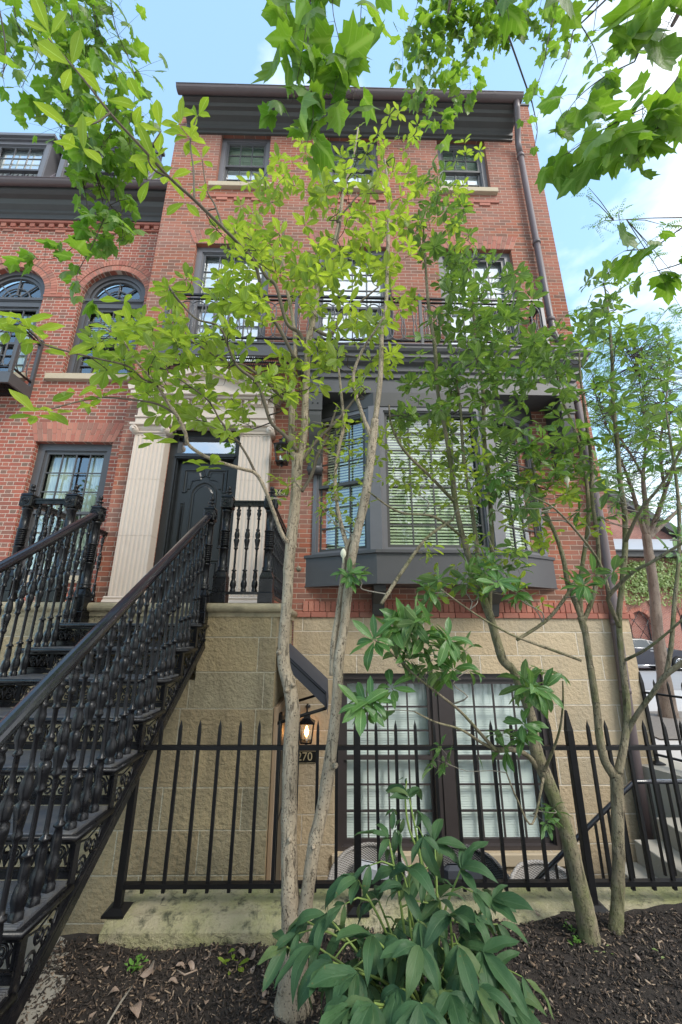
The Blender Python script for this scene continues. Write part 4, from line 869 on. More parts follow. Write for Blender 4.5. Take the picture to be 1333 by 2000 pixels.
def newel_mb(h=1.20, w=.062):
    m = MB(); m.bbox(-w-.006, w+.006, -w-.006, w+.006, 0, .10, .004); m.bbox(-w, w, -w, w, .101, .235, .004)
    m.lathe([(w*1.0, .236), (w*.98, .25), (w*.80, .285), (w*.72, .30)], n=4, smooth=False)
    m.lathe([(.052, .30), (.056, .305), (.056, .318), (.050, .322), (.054, .335), (.054, .343), (.044, .350), (.042, .52), (.050, .525), (.050, .535), (.041, .54)], n=14)
    k = h/1.2; z0, z1 = .54, .70; 
    N = 9
    for i in range(N): z = z0+(z1-z0)*i/N; m.tube([(.041*math.cos(a), .041*math.sin(a), z+.006+.020*a/6.283) for a in [6.283*j/14 for j in range(15)]], .0065, 5, False)
    m.lathe([(.040, z0), (.040, z1), (.052, z1+.005), (.052, z1+.015), (.042, z1+.02), (.042, .905), (.050, .91), (.050, .925), (.045, .935)], n=14)
    m.bbox(-w*.98, w*.98, -w*.98, w*.98, .937, 1.06, .012)
    m.lathe([(w*.95, 1.06), (w*.86, 1.075), (w*.55, 1.088), (.024, 1.092)], n=4, smooth=False); m.lathe([(.028, 1.09), (.018, 1.105), (.016, 1.115), (.034, 1.122), (.034, 1.130), (.016, 1.136), (.014, 1.15), (.022, 1.154), (.022, 1.185), (.008, 1.192), (.001, 1.193)], n=12)
    for dx, dy in ((0, -1), (1, 0), (-1, 0)):
        c = Vector((dx*w, dy*w, .998)); t = Vector((-dy, dx, 0))
        for r, rr in ((.036, .005), (.020, .004)): m.tube([c+t*(r*math.cos(a))+Vector((0, 0, r*math.sin(a))) for a in [6.283*j/14 for j in range(15)]], rr, 5, False)
        m.tube([c-Vector((dx, dy, 0))*.004, c+Vector((dx, dy, 0))*.010], [.011, .007], 8)
    for v in range(len(m.v)): x, y, z = m.v[v]; m.v[v] = (x, y, z*k)
    return m
def link_copy(src, parent, loc, name=None):
    c = src.copy(); COL.objects.link(c); c.parent = parent; c.location = Vector(loc)-ORG[parent.name]; ORG[c.name] = ORG[parent.name]; return c
def curl(m, c, ax, ay, r0, turns, sgn, t0, th=.0055, n=4):
    pts = []
    K = int(turns*12)
    for i in range(K+1):
        a = t0+sgn*i/12*2*math.pi; r = r0*(1-.80*i/K); pts.append(c+ax*(r*math.cos(a))+ay*(r*math.sin(a)))
    m.tube(pts, [th*(1.3-.5*i/K) for i in range(K+1)], n, False)
def scroll_panel(m, o, ax, ay, w, h, depth):
    """pierced panel of paired curls inside a frame; o lower left, ax across, ay up"""
    o = Vector(o); ax = Vector(ax); ay = Vector(ay); dd = ax.cross(ay)
    c = o+ax*w/2+ay*h/2
    for sx_ in (-1, 1):
        curl(m, c+ax*(sx_*w*.24)+ay*(h*.12), ax*sx_, ay, h*.27, 1.6, 1, -1.2); curl(m, c+ax*(sx_*w*.20)-ay*(h*.25), ax*sx_, ay, h*.20, 1.3, -1, 1.0)
        m.tube([c-ay*(h*.45), c+ax*(sx_*w*.06)-ay*(h*.1), c+ax*(sx_*w*.10)+ay*(h*.25), c+ax*(sx_*w*.02)+ay*(h*.42)], [.004, .008, .007, .004], 4, False)
        m.tube([c+ax*(sx_*w*.46)-ay*(h*.42), c+ax*(sx_*w*.40)-ay*(h*.1), c+ax*(sx_*w*.47)+ay*(h*.2), c+ax*(sx_*w*.38)+ay*(h*.44)], [.006, .009, .007, .004], 4, False)
    m.tube([c-ay*(h*.15), c+ay*(h*.12)], [.012, .016], 6, False)
rs = None; tr0 = None; st0 = None
for k in range(1, 10):
    y, z = nose(k)
    m = MB(); m.prism([(y+.012, z-.014), (y, z-.008), (y, z-.003), (y+.010, z), (y+RUN+.03, z), (y+RUN+.03, z-.014)], SX0+.015, SX1-.015, 'x'); m.build('tread', 'tread_iron', ST)
    m = MB(); m.tube([(SX0-.01, y+.004, z-.020), (SX1+.012, y+.004, z-.020), (SX1+.012, y+RUN+.02, z-.020)], .015, 8); m.box(SX0-.005, SX1+.005, y+.004, y+.02, z-.045, z-.034); m.box(SX1-.014, SX1+.006, y+.02, y+RUN+.01, z-.045, z-.012); m.build('tread_nosing', 'iron', ST)
    # riser
    m = MB(); yr = y+.035; zb, zt_ = z-RISE+.002, z-.036; n = 6; w_ = (SX1-SX0-.04)/n
    m.box(SX0+.01, SX1-.01, yr, yr+.012, zb, zb+.030); m.box(SX0+.01, SX1-.01, yr-.006, yr+.012, zb+.034, zb+.042); m.box(SX0+.01, SX1-.01, yr, yr+.012, zt_-.016, zt_)
    for i in range(n+1): x = SX0+.02+w_*i; m.box(x-.014, x+.014, yr-.001, yr+.012, zb+.043, zt_-.017)
    for i in range(n): scroll_panel(m, (SX0+.02+w_*i+.014, yr+.004, zb+.042), (1, 0, 0), (0, 0, 1), w_-.028, zt_-.016-zb-.042, .01)
    m.build('riser', 'iron', ST)
    # right-hand stringer panel below this tread
    m = MB(); x = SX1; lo = .36
    def zl(yy): return 1.909-RISE/RUN*(3.873-yy)-lo
    m.box(x-.012, x, y+.022, y+.062, max(zl(y+.04), -.02), z-.046); m.box(x-.012, x, y+RUN-.03, y+RUN+.021, zl(y+RUN), z-.046)
    for q0, q1 in ((.07, RUN-.035),):
        A = Vector((x-.006, y+q0, 0)); hh = z-.05-zl(y+.16); zc = (z-.05+zl(y+.17))/2
        for cc, r0, s_, t0 in ((.10, .042, 1, -.8), (.19, .040, -1, 1.2), (.145, .030, 1, 2.4)): curl(m, Vector((x-.006, y+cc, zc+(.145-cc)*-.5+(.045 if cc == .145 else 0))), Vector((0, 1, 0)), Vector((0, 0, 1)), r0, 1.5, s_, t0)
        m.tube([(x-.006, y+.06, z-.06), (x-.006, y+.13, zc+.07), (x-.006, y+.22, zc+.09), (x-.006, y+.26, z-.08)], .005, 4, False); m.tube([(x-.006, y+.06, zl(y+.06)+.04), (x-.006, y+.13, zc-.05), (x-.006, y+.22, zc), (x-.006, y+.25, zc+.08)], .006, 4, False)
    m.build('stringer_panel', 'iron', ST)
    m = MB(); m.box(SX0, SX0+.012, y+.02, y+RUN, z-.30, z-.05); m.build('stringer_panel', 'iron', ST)
m = MB()
for x in (SX1-.004, SX0): 
    a, b = Vector((x, nose(9)[0]-.1, nose(9)[1]-.36-.02)), Vector((x, nose(.1)[0], nose(.1)[1]-.36))
    m.beam(a, b, .035, .05); m.beam(a+Vector((.012, 0, .05)), b+Vector((.012, 0, .05)), .014, .014)
m.build('stringer_rail', 'iron', ST)
HZ = lambda y: 1.275+.6914*(y-1.66)
first = None
for sx_ in (SX1-.055, SX0+.075):
    for k in range(1, 10):
        y, z = nose(k)
        for j in range(3):
            yb = y+.052+j*.0926
            if k == 1 and j == 2: continue
            if first is None: first = baluster_mb(HZ(2.5)-.03-(1.909-RISE/RUN*(3.873-2.5))+.02).build('baluster', 'iron', ST); first.location = Vector((sx_, yb, z))-ORG[ST.name]; first.data.transform(Matrix.Translation(ORG[ST.name])); c = first
            else: c = link_copy(first, ST, (sx_, yb, z))
            h0 = .82*((HZ(2.5)-.03-(1.909-RISE/RUN*(3.873-2.5))+.02)/.82); c.scale = (1, 1, (HZ(yb)-.035-z)/h0)
    # handrail: moulded, shiny on top
    m = MB(); ya, yb = 1.05, nose(1)[0]+.205; prof = [(-.034, -.016), (-.020, -.030), (.020, -.030), (.034, -.016), (.036, .002), (.026, .012), (.022, .020), (.008, .027), (-.008, .027), (-.022, .020), (-.026, .012), (-.036, .002)]
    vs = [(sx_+p, yy-q*.55, HZ(yy)+q*.8) for yy in (ya, yb) for p, q in prof]; n = len(prof); m.add(vs, [(i, (i+1) % n, n+(i+1) % n, n+i) for i in range(n)]+[tuple(range(n-1, -1, -1)), tuple(range(n, 2*n))], False); m.build('handrail', 'rail_iron', ST)
    m = MB(); m.beam((sx_, ya, HZ(ya)-.045), (sx_, yb, HZ(yb)-.045), .022, .02); m.build('rail_bar', 'iron', ST)
nw = newel_mb(1.24, .056)
n1 = nw.build('newel_post', 'iron', ST); n1.data.transform(Matrix.Translation(ORG[ST.name])); n1.location = Vector((SX1-.055, nose(1)[0]+.235, nose(1)[1]))-ORG[ST.name]
link_copy(n1, ST, (SX0+.075, nose(1)[0]+.235, nose(1)[1]))

# ================================================================ landing railings
def landing_rail(name, label, xa, xb, side, yback):
    T = thing(name, label, 'railing', ((xa+xb)/2, 3.93, ZL)); yf = 3.93
    n0 = newel_mb(1.20, .064).build('newel_post', 'iron', T); n0.data.transform(Matrix.Translation(ORG[T.name])); n0.location = Vector((xa, yf, ZL))-ORG[T.name]; link_copy(n0, T, (xb, yf, ZL))
    xs = xb if side > 0 else xa; m = MB()
    m.box(xa+.066, xb-.066, yf-.022, yf+.022, ZL+.085, ZL+.11); m.box(xa+.066, xb-.066, yf-.024, yf+.024, ZL+.975, ZL+1.01); m.box(xa+.066, xb-.066, yf-.032, yf+.032, ZL+1.011, ZL+1.03)
    m.box(xs-.022, xs+.022, yf+.066, yback, ZL+.085, ZL+.11); m.box(xs-.024, xs+.024, yf+.066, yback, ZL+.975, ZL+1.01); m.box(xs-.032, xs+.032, yf+.066, yback, ZL+1.011, ZL+1.03); m.build('rail', 'iron', T)
    b0 = baluster_mb(.865).build('baluster', 'iron', T); b0.data.transform(Matrix.Translation(ORG[T.name])); L_ = xb-xa-.132; b0.location = Vector((xa+.066+L_/6, yf, ZL+.11))-ORG[T.name]
    for i in (1, 2): link_copy(b0, T, (xa+.066+L_*(i+.5)/3, yf, ZL+.11))
    y = yf+.15
    while y < yback-.05: link_copy(b0, T, (xs, y, ZL+.11)); y += .112
landing_rail('landing_railing', 'black iron railing with two newel posts on the pier right of the door', -1.10, -.655, 1, YF-.03)
landing_rail('landing_railing', 'black iron railing with two newel posts on the pier left of the stairs', -3.12, -2.675, -1, YL-.03)

# ================================================================ front fence
FN = thing('spear_fence', 'long black iron fence with spear topped pickets standing on the mossy stone kerb', 'fence', (1.4, 2.87, .1)); fy = 2.875
def picket_mb(z0, z1, s_=.0095, tip=.09):
    m = MB(); m.box(-s_, s_, -s_, s_, z0, z1-tip); t = s_*1.05
    m.add([(-t, -t, z1-tip), (t, -t, z1-tip), (t, t, z1-tip), (-t, t, z1-tip), (-s_*.85, -s_*.85, z1-tip*.45), (s_*.85, -s_*.85, z1-tip*.45), (s_*.85, s_*.85, z1-tip*.45), (-s_*.85, s_*.85, z1-tip*.45), (0, 0, z1)],
          [(0, 1, 5, 4), (1, 2, 6, 5), (2, 3, 7, 6), (3, 0, 4, 7), (4, 5, 8), (5, 6, 8), (6, 7, 8), (7, 4, 8)]); return m
def post_mb(z0, z1, s_=.021, tip=.12):
    m = MB(); m.bbox(-s_, s_, -s_, s_, z0+.012, z1-tip, .002); m.lathe([(s_*.98, z1-tip), (s_*.9, z1-tip+.01), (s_*.3, z1-.005), (.002, z1)], n=4, smooth=False)
    m.lathe([(.062, z0), (.062, z0+.012), (s_*1.5, z0+.03), (s_*1.2, z0+.03)], n=4, smooth=False); return m
pk = picket_mb(.195, 1.105).build('picket', 'fence_iron', FN); pk.data.transform(Matrix.Translation(ORG[FN.name])); ps = post_mb(.108, 1.165).build('post', 'fence_iron', FN); ps.data.transform(Matrix.Translation(ORG[FN.name]))
posts = [-1.225, .157, 1.54, 2.922, 4.305]; ps.location = Vector((posts[0], fy, 0))-ORG[FN.name]
for x in posts[1:]: link_copy(ps, FN, (x, fy, 0))
firstp = True; pks = []
for a, b in zip(posts, posts[1:]):
    n = 11
    for i in range(1, n): x = a+(b-a)*i/n+random.uniform(-.003, .003); pks.append(x)
for i, x in enumerate(pks):
    if i == 0: pk.location = Vector((x, fy, 0))-ORG[FN.name]
    else: c = link_copy(pk, FN, (x, fy, 0)); c.rotation_euler = (random.uniform(-.004, .004), random.uniform(-.004, .004), 0)
for z in (.232, .945):
    m = MB()
    m.box(posts[0], posts[-1], fy-.019, fy+.019, z-.013, z+.010)
    m.build('rail', 'fence_iron', FN)
# second fence, beside the house corner, running towards the street along the court
F2 = thing('spear_fence', 'short black iron fence rising on a pale concrete wall at the house corner', 'fence', (4.0, 5.2, .1))
A, B = Vector((3.86, 5.33, .17)), Vector((4.95, 2.9, .14)); n = 18
ps2 = post_mb(0, 1.02).build('post', 'fence_iron', F2); ps2.data.transform(Matrix.Translation(ORG[F2.name])); ps2.location = A-ORG[F2.name]; link_copy(ps2, F2, B)
pk2 = picket_mb(.06, .95).build('picket', 'fence_iron', F2); pk2.data.transform(Matrix.Translation(ORG[F2.name])); ang = math.atan2(B.y-A.y, B.x-A.x)
for i in range(1, n):
    q = A.lerp(B, i/n)
    if i == 1: pk2.location = q-ORG[F2.name]
    else: link_copy(pk2, F2, q)
for z in (.10, .78):
    m = MB(); m.beam(A+Vector((0, 0, z)), B+Vector((0, 0, z)), .032, .022); m.build('rail', 'fence_iron', F2)
m = MB(); m.prism([(3.87, 5.6), (3.62, 5.30), (4.72, 2.78), (5.12, 2.78), (4.12, 5.6)], -1.2, .165, 'z'); tag(m.build('court_wall', 'concrete', loc=(4.3, 4.2, 0)), 'pale concrete retaining wall at the right end of the sunken court', 'wall')
# steps down into the court with their handrail
CS = thing('court_steps', 'pale concrete steps going down into the sunken court behind the fence', 'steps', (3.2, 4.5, -1.15))
for k in range(5):
    m = MB(); x1_ = 4.05; x0_ = 3.35-.27*k; m.bbox(x0_, x0_+.27 if k else x1_, 3.9, 4.8, -1.15, .02-.19*k-.19, .006); m.build('step', 'concrete', CS)
HR = thing('court_handrail', 'black iron handrail sloping down beside the concrete court steps', 'handrail', (2.6, 4.15, -1.15))
m = MB(); pts = [P(1340, 1527, 4.15), P(1245, 1527, 4.15), P(1236, 1530, 4.15), P(1135, 1630, 4.15), P(1032, 1738, 4.15)]; m.tube(pts, .020, 8); m.build('rail', 'rail_iron', HR)
for t in np.linspace(0, 1, 9):
    q = pts[2].lerp(pts[4], float(t)); m = MB(); m.box(q.x-.009, q.x+.009, q.y-.009, q.y+.009, -1.15, q.z); m.build('baluster', 'fence_iron', HR)
for x in np.linspace(pts[1].x+.1, pts[0].x, 5): m = MB(); m.box(x-.009, x+.009, 4.141, 4.159, -.35, pts[0].z); m.build('baluster', 'fence_iron', HR)

# ================================================================ awning over the basement door
AW = thing('awning', 'small dark canvas awning over the basement door beside the sandstone pier', 'awning', (-.5, 4.4, 1.2))
m = MB(); y0, y1 = 3.93, 5.0; t0, t1 = (-.51, 1.52), (-.06, 1.13)
m.add([(t0[0], y0, t0[1]), (t1[0], y0, t1[1]), (t1[0], y1, t1[1]), (t0[0], y1, t0[1]), (t1[0]+.012, y0, t1[1]-.20), (t1[0]+.012, y1, t1[1]-.20)], [(0, 1, 2, 3), (1, 4, 5, 2)])
m.add([(t0[0], y0+.01, t0[1]), (t1[0], y0+.01, t1[1]), (t1[0], y0+.01, t1[1]-.13), (t0[0]+.0, y0+.01, t0[1]-.12)], [(0, 1, 2, 3)]); m.build('canopy', 'awning_cloth', AW)
m = MB()
for y in (y0+.02, y1-.03): m.tube([(-.53, y, .86), (t1[0]-.01, y, t1[1]-.14)], .014, 8); m.tube([(-.52, y, t0[1]-.03), (t1[0]-.01, y, t1[1]-.02)], .012, 8)
m.tube([(t1[0]-.005, y0, t1[1]-.14), (t1[0]-.005, y1, t1[1]-.14)], .012, 8); m.build('awning_frame', 'fence_iron', AW)

# ================================================================ lanterns and number plates
def lantern(name, label, x, y, z, lit, s_=1.0, hang=True):
    T = thing(name, label, 'wall lantern', (x, y, z)); w0, w1, h = .062*s_, .088*s_, .20*s_
    m = MB(); zt = z+h/2; zb = z-h/2
    for sx_ in (-1, 1):
        for sy_ in (-1, 1): m.beam((x+sx_*w0, y+sy_*w0, zb), (x+sx_*w1, y+sy_*w1, zt), .010*s_, .010*s_)
    m.lathe([(w0*1.1, zb-.015*s_-z), (w0*1.15, zb+.004-z)], (x, y, z), 4, False); m.lathe([(w1*1.12, zt-z), (w1*1.15, zt+.008-z), (w1*.45, zt+.055*s_-z), (w1*.42, zt+.085*s_-z), (w1*.52, zt+.088*s_-z), (w1*.2, zt+.11*s_-z), (.006, zt+.14*s_-z)], (x, y, z), 4, False)
    m.lathe([(.001, -.05*s_), (.012*s_, -.035*s_), (.02*s_, 0)], (x, y, zb-.015*s_), 8)
    m.tube([(x, YF, zt+.16*s_), (x, y+.05, zt+.20*s_), (x, y, zt+.17*s_), (x, y, zt+.10*s_)], .009, 6); m.lathe([(.03, 0), (.03, .02), (.02, .03)], (x, YF-.02, zt+.14*s_), 10); m.build('lantern_frame', 'iron', T)
    m = MB()
    for sx_, sy_ in ((0, -1), (1, 0), (0, 1), (-1, 0)):
        tx, ty = (-sy_, sx_); m.add([(x+sx_*w0*.96-tx*w0*.9, y+sy_*w0*.96-ty*w0*.9, zb+.004), (x+sx_*w0*.96+tx*w0*.9, y+sy_*w0*.96+ty*w0*.9, zb+.004), (x+sx_*w1*.96+tx*w1*.9, y+sy_*w1*.96+ty*w1*.9, zt), (x+sx_*w1*.96-tx*w1*.9, y+sy_*w1*.96-ty*w1*.9, zt)], [(0, 1, 2, 3)])
    m.build('pane', 'glass_lamp', T)
    m = MB(); m.lathe([(.012, 0), (.012, .05*s_)], (x, y, zb), 8)
    if lit:
        m.build('candle', 'shade_white', T); m = MB(); m.lathe([(.004, 0), (.020*s_, .02*s_), (.026*s_, .045*s_), (.018*s_, .08*s_), (.003, .12*s_)], (x, y, zb+.05*s_), 12); m.build('flame_bulb', 'flame', T)
        ld = bpy.data.lights.new('lantern_light', 'POINT'); ld.energy = 3.5; ld.color = (1, .55, .25); ld.shadow_soft_size = .03; lo_ = bpy.data.objects.new('lantern_light', ld); COL.objects.link(lo_); lo_.parent = T; lo_.location = (0, -.0, .14*s_+.02)
    else:
        for q in (-.022, .022): m.lathe([(.009, 0), (.009, .05), (.014, .07), (.003, .10)], (x+q*s_, y, zb+.01), 8)
        m.build('candle', 'shade_white', T)
lantern('wall_lantern', 'unlit black wall lantern with clear panes right of the front door', -.74, 5.12, 4.02, False, 1.15)
lantern('wall_lantern', 'lit amber wall lantern under the dark awning', -.30, 5.14, .545, True, .95)
def plate(label, txt, x, z, w_, h, y, size):
    T = thing('number_plate', label, 'house number', (x, y, z)); m = MB(); m.bbox(x-w_/2, x+w_/2, y-.012, y, z-h/2, z+h/2, .003); m.build('plate', 'sign_black', T)
    m = MB()
    for a, b, c, d in ((x-w_/2+.006, x+w_/2-.006, z-h/2+.006, z-h/2+.009), (x-w_/2+.006, x+w_/2-.006, z+h/2-.009, z+h/2-.006)): m.box(a, b, y-.0145, y-.0125, c, d)
    m.build('plate_border', 'sign_brass', T); text_obj(txt, size, (x, y-.014, z), (math.pi/2, 0, 0), 'sign_brass', 'numerals', T, .0015)
plate('small black number plate reading 268 beside the unlit lantern', '268', -.775, 3.54, .23, .105, YF-.0, .105)
plate('small black number plate reading 270 under the lit lantern', '270', -.325, .245, .27, .135, YF-.02, .125)

# ================================================================ wicker chairs in the court
def wicker_chair(label, x, y, rz, mat, cush):
    T = thing('wicker_chair', label, 'wicker chair', (0, 0, 0)); Z0 = 0
    m = MB(); N = 28; 
    for j, (zz, rr) in enumerate([]): pass
    vs = []; rows = 12
    for i in range(N+1):
        a = R(-35)+R(250)*i/N; top = .50+.30*math.sin(max(0, min(1, i/N))*math.pi)**.8
        for j in range(rows+1):
            t = j/rows; r = .30+.06*t+.012*math.sin(j*3.1+i*1.7)*.3; vs.append((r*1.02*math.cos(a), r*.98*math.sin(a), .30+(top-.30)*t))
    m.add(vs, [(i*(rows+1)+j, (i+1)*(rows+1)+j, (i+1)*(rows+1)+j+1, i*(rows+1)+j+1) for i in range(N) for j in range(rows)], True)
    m.tube([vs[i*(rows+1)+rows] for i in range(N+1)], .018, 7)
    m.build('backrest', mat, T)
    m = MB(); m.lathe([(.30, .28), (.32, .30), (.32, .38), (.30, .40)], (0, 0, 0), 20); m.build('seat', mat, T)
    m = MB(); m.lathe([(.26, .402), (.285, .42), (.285, .46), (.25, .485)], (0, -.02, 0), 20); m.build('cushion', cush, T)
    m = MB(); m.bbox(-.2, .2, .14, .24, .49, .72, .03); m.build('back_cushion', cush, T)
    for sx_ in (-.2, .2):
        for sy_ in (-.2, .2): m = MB(); m.tube([(sx_, sy_, 0), (sx_*.95, sy_*.95, .29)], .018, 7); m.build('leg', mat, T)
    T.location = (x, y, -1.21); T.rotation_euler = (0, 0, rz); return T
wicker_chair('pale wicker chair with light cushion behind the fence at the right', 1.93, 4.15, R(10), 'wicker', 'cushion')
wicker_chair('pale wicker chair with light cushion below the left end of the basement window', .33, 4.5, R(-25), 'wicker', 'cushion')
wicker_chair('dark wicker chair with navy cushion between the two pale chairs', 1.28, 4.45, R(0), 'wicker_dark', 'cushion_dark')
# ================================================================ across the side street: car, brick buildings, ivy
def car():
    T = thing('parked_car', 'dark blue grey saloon car parked across the side street in front of the brick building', 'car', (15.0, 20.3, 0)); x0 = 12.15; W = 1.78; yn = 19.45
    side = [(0, .42), (.02, .75), (.08, .92), (.55, .98), (.95, 1.02), (1.30, 1.24), (1.65, 1.38), (2.1, 1.43), (2.6, 1.42), (3.0, 1.33), (3.35, 1.14), (3.62, .99), (4.2, .90), (4.62, .80), (4.75, .66), (4.78, .42), (4.70, .25), (4.36, .22)]
    def arch(cx, r=.36): return [(cx+r*math.cos(a), .30+r*math.sin(a)) for a in [math.pi*i/10 for i in range(11)]]
    low = [(4.36, .22)]+[p for p in arch(3.95)][0:]+[(3.58, .20), (1.24, .20)]+arch(.86)+[(.48, .22), (.1, .25)]
    poly = side[:-1]+low
    m = MB(); prof = poly; n = len(prof); cx_, cz_ = 2.4, .8
    secs = [(0, .965, .985), (.06, 1, 1), (W-.06, 1, 1), (W, .965, .985)]; vs = []
    for yy, kx, kz in secs:
        for px_, pz in prof:
            tum = max(0, pz-.95)*.42; vs.append((x0+cx_+(px_-cx_)*kx, yn+(yy+tum if yy < W/2 else yy-tum), pz*kz if pz > .5 else pz))
    fs = [(k*n+i, k*n+(i+1) % n, (k+1)*n+(i+1) % n, (k+1)*n+i) for k in range(3) for i in range(n)]; m.add(vs, fs)
    # side skins as fans of strips (concave outline): triangulate by vertical slices
    import mathutils.geometry as G
    tri = G.tessellate_polygon([[Vector((p[0], p[1], 0)) for p in prof]])
    m.add([vs[i] for i in range(n)], [tuple(t) for t in tri]); m.add([vs[3*n+i] for i in range(n)], [tuple(t)[::-1] for t in tri]); body = m.build('body', 'car_paint', T)
    m = MB()
    def yy(z): return yn+max(0, z-.95)*.42-.004
    for q in ([(1.10, 1.03), (1.42, 1.25), (1.78, 1.355), (1.92, 1.365), (1.92, 1.01)], [(1.97, 1.01), (1.97, 1.368), (2.5, 1.365), (2.72, 1.34), (2.80, 1.00)], [(2.86, 1.00), (2.80, 1.32), (3.05, 1.24), (3.34, 1.06), (3.38, .985)]):
        for s_ in (0, 1): m.add([(x0+a, yy(b) if not s_ else yn+W-(yy(b)-yn), b) for a, b in q], [tuple(range(len(q)))])
    m.add([(x0+3.07, yn+.22, 1.315), (x0+3.07, yn+W-.22, 1.315), (x0+3.58, yn+W-.1, 1.02), (x0+3.58, yn+.1, 1.02)], [(0, 1, 2, 3)]); m.build('side_window', 'car_glass', T)
    m = MB(); m.tube([(x0+1.08, yn-.006, 1.005), (x0+2.3, yn-.006, 1.0), (x0+3.4, yn-.002, .975)], .014, 6); m.tube([(x0+1.4, yn-.002, .245), (x0+3.5, yn-.002, .245)], .022, 6)
    for q in (1.72, 2.65): m.bbox(x0+q, x0+q+.18, yn-.03, yn+.005, .86, .885, .004)
    m.build('chrome_trim', 'chrome', T)
    m = MB()
    for q in (1.94, 2.83): m.tube([(x0+q, yn-.001, .98), (x0+q-.02, yn-.004, .6), (x0+q-.1, yn-.002, .28)], .005, 4)
    m.build('door_seam', 'rubber', T)
    for wx in (.86, 3.95):
        for s_, yc in ((-1, yn+.09), (1, yn+W-.09)):
            m = MB(); m.tube([(x0+wx, yc-.11, .32), (x0+wx, yc-.09, .32), (x0+wx, yc+.09, .32), (x0+wx, yc+.11, .32)], [.30, .325, .325, .30], 26); wh = m.build('wheel', 'rubber', T)
            m = MB(); m.tube([(x0+wx, yc-.125, .32), (x0+wx, yc+.125, .32)], [.05, .05], 12)
            ring_ = [(x0+wx+.215*math.cos(6.283*j/24), yc-.118, .32+.215*math.sin(6.283*j/24)) for j in range(25)]; m.tube(ring_, .014, 6, False)
            for j in range(10): a = 6.283*j/10; m.beam((x0+wx, yc-.116, .32), (x0+wx+.21*math.cos(a), yc-.116, .32+.21*math.sin(a)), .03, .012, (0, 1, 0))
            m.build('rim', 'chrome', wh)
    m = MB(); m.bbox(x0+4.55, x0+4.755, yn+.0, yn+.25, .62, .76, .02); m.build('headlight', 'chrome', T); m = MB(); m.bbox(x0+.0, x0+.1, yn-.003, yn+.3, .72, .88, .02); m.build('tail_light', 'tail_lamp', T)
    m = MB(); m.bbox(x0+3.2, x0+3.36, yn-.16, yn+.02, .98, 1.09, .02); m.build('wing_mirror', 'car_paint', T)
car()
FB = thing('brick_building', 'low brick building with a pale grey roof and ivy across the side street', 'building', (20, 24.5, 0))
m = MB(); ops = [(20.45, 21.55, .4, 3.05)]
wall_openings(m, 12, 42, -.1, 6.35, 24, [], .2, [(18.05, .62, 2.3, .3), (21.0, .6, 2.3, .3), (24.4, .6, 2.3, .3), (28, .6, 2.3, .3)]); m.build('wall', 'brick_far', FB)
for cx in (18.05, 21.0, 24.4, 28):
    m = MB()
    for i in range(17): t0, t1 = math.pi*i/17+.01, math.pi*(i+1)/17-.01; m.prism([(cx+.61*math.cos(t0), 2.3+.61*math.sin(t0)), (cx+.84*math.cos(t0), 2.3+.84*math.sin(t0)), (cx+.84*math.cos(t1), 2.3+.84*math.sin(t1)), (cx+.61*math.cos(t1), 2.3+.61*math.sin(t1))], 23.96, 24.05)
    m.build('arch', 'brick_solid', FB)
    m = MB(); m.box(cx-.62, cx+.62, 24.3, 24.35, .3, 2.95); m.build('recess', 'interior' if cx > 19 else 'brick_far', FB)
    if cx > 19:
        m = MB()
        for i in range(9): m.tube([(cx-.5+.125*i, 24.1, .3), (cx-.5+.125*i, 24.1, 2.85-abs(i-4)*.06)], .022, 6)
        m.build('grille', 'fence_iron', FB)
m = MB(); m.box(11.9, 42, 23.45, 24, 6.10, 6.42); m.box(11.9, 42, 23.3, 24, 6.421, 6.50); m.build('eaves', 'trim_dark', FB)
m = MB(); m.add([(12, 23.4, 6.51), (42, 23.4, 6.51), (42, 29.5, 8.6), (12, 29.5, 8.6)], [(0, 1, 2, 3)]); m.add([(12, 29.5, 8.6), (42, 29.5, 8.6), (42, 30, 0), (12, 30, 0)], [(0, 1, 2, 3)]); m.build('roof', 'roof_grey', FB)
G2 = thing('gabled_building', 'brick gable with a dark sloping rake behind the pale grey roof', 'building', (20, 33, 0))
m = MB(); m.prism([(12, 0), (29, 0), (29, 8.2), (20.0, 14.4), (12, 14.4)], 31, 40, 'y'); m.build('wall', 'brick_far', G2)
m = MB(); m.beam((19.4, 30.8, 14.85), (29.6, 30.8, 7.95), 1.0, .55, (0, 0, 1)); m.prism([(12, 14.42), (20, 14.42), (29.4, 8.25), (29.4, 8.6), (20, 14.9), (12, 14.9)], 31, 40.2, 'y'); m.build('roof', 'roof_slate', G2)
TR = thing('wire_trellis', 'diamond wire trellis fixed to the brick wall behind the car', 'trellis', (17.9, 23.95, .5)); m = MB(); x0, x1, z0, z1 = 17.2, 18.9, .55, 2.95; w_ = (x1-x0)
for i in range(-3, 4):
    for s_ in (-1, 1):
        a = Vector((x0+w_*i/2, 23.93, z0)); b = a+Vector((s_*w_, 0, (z1-z0)))
        for _ in (0,):
            ta, tb = 0.0, 1.0; dx = b.x-a.x
            lo, hi = sorted(((x0-a.x)/dx, (x1-a.x)/dx)); ta, tb = max(0, lo), min(1, hi)
            if tb-ta > .05: m.tube([a.lerp(b, ta), a.lerp(b, tb)], .018, 5)
m.build('wire', 'iron', TR)
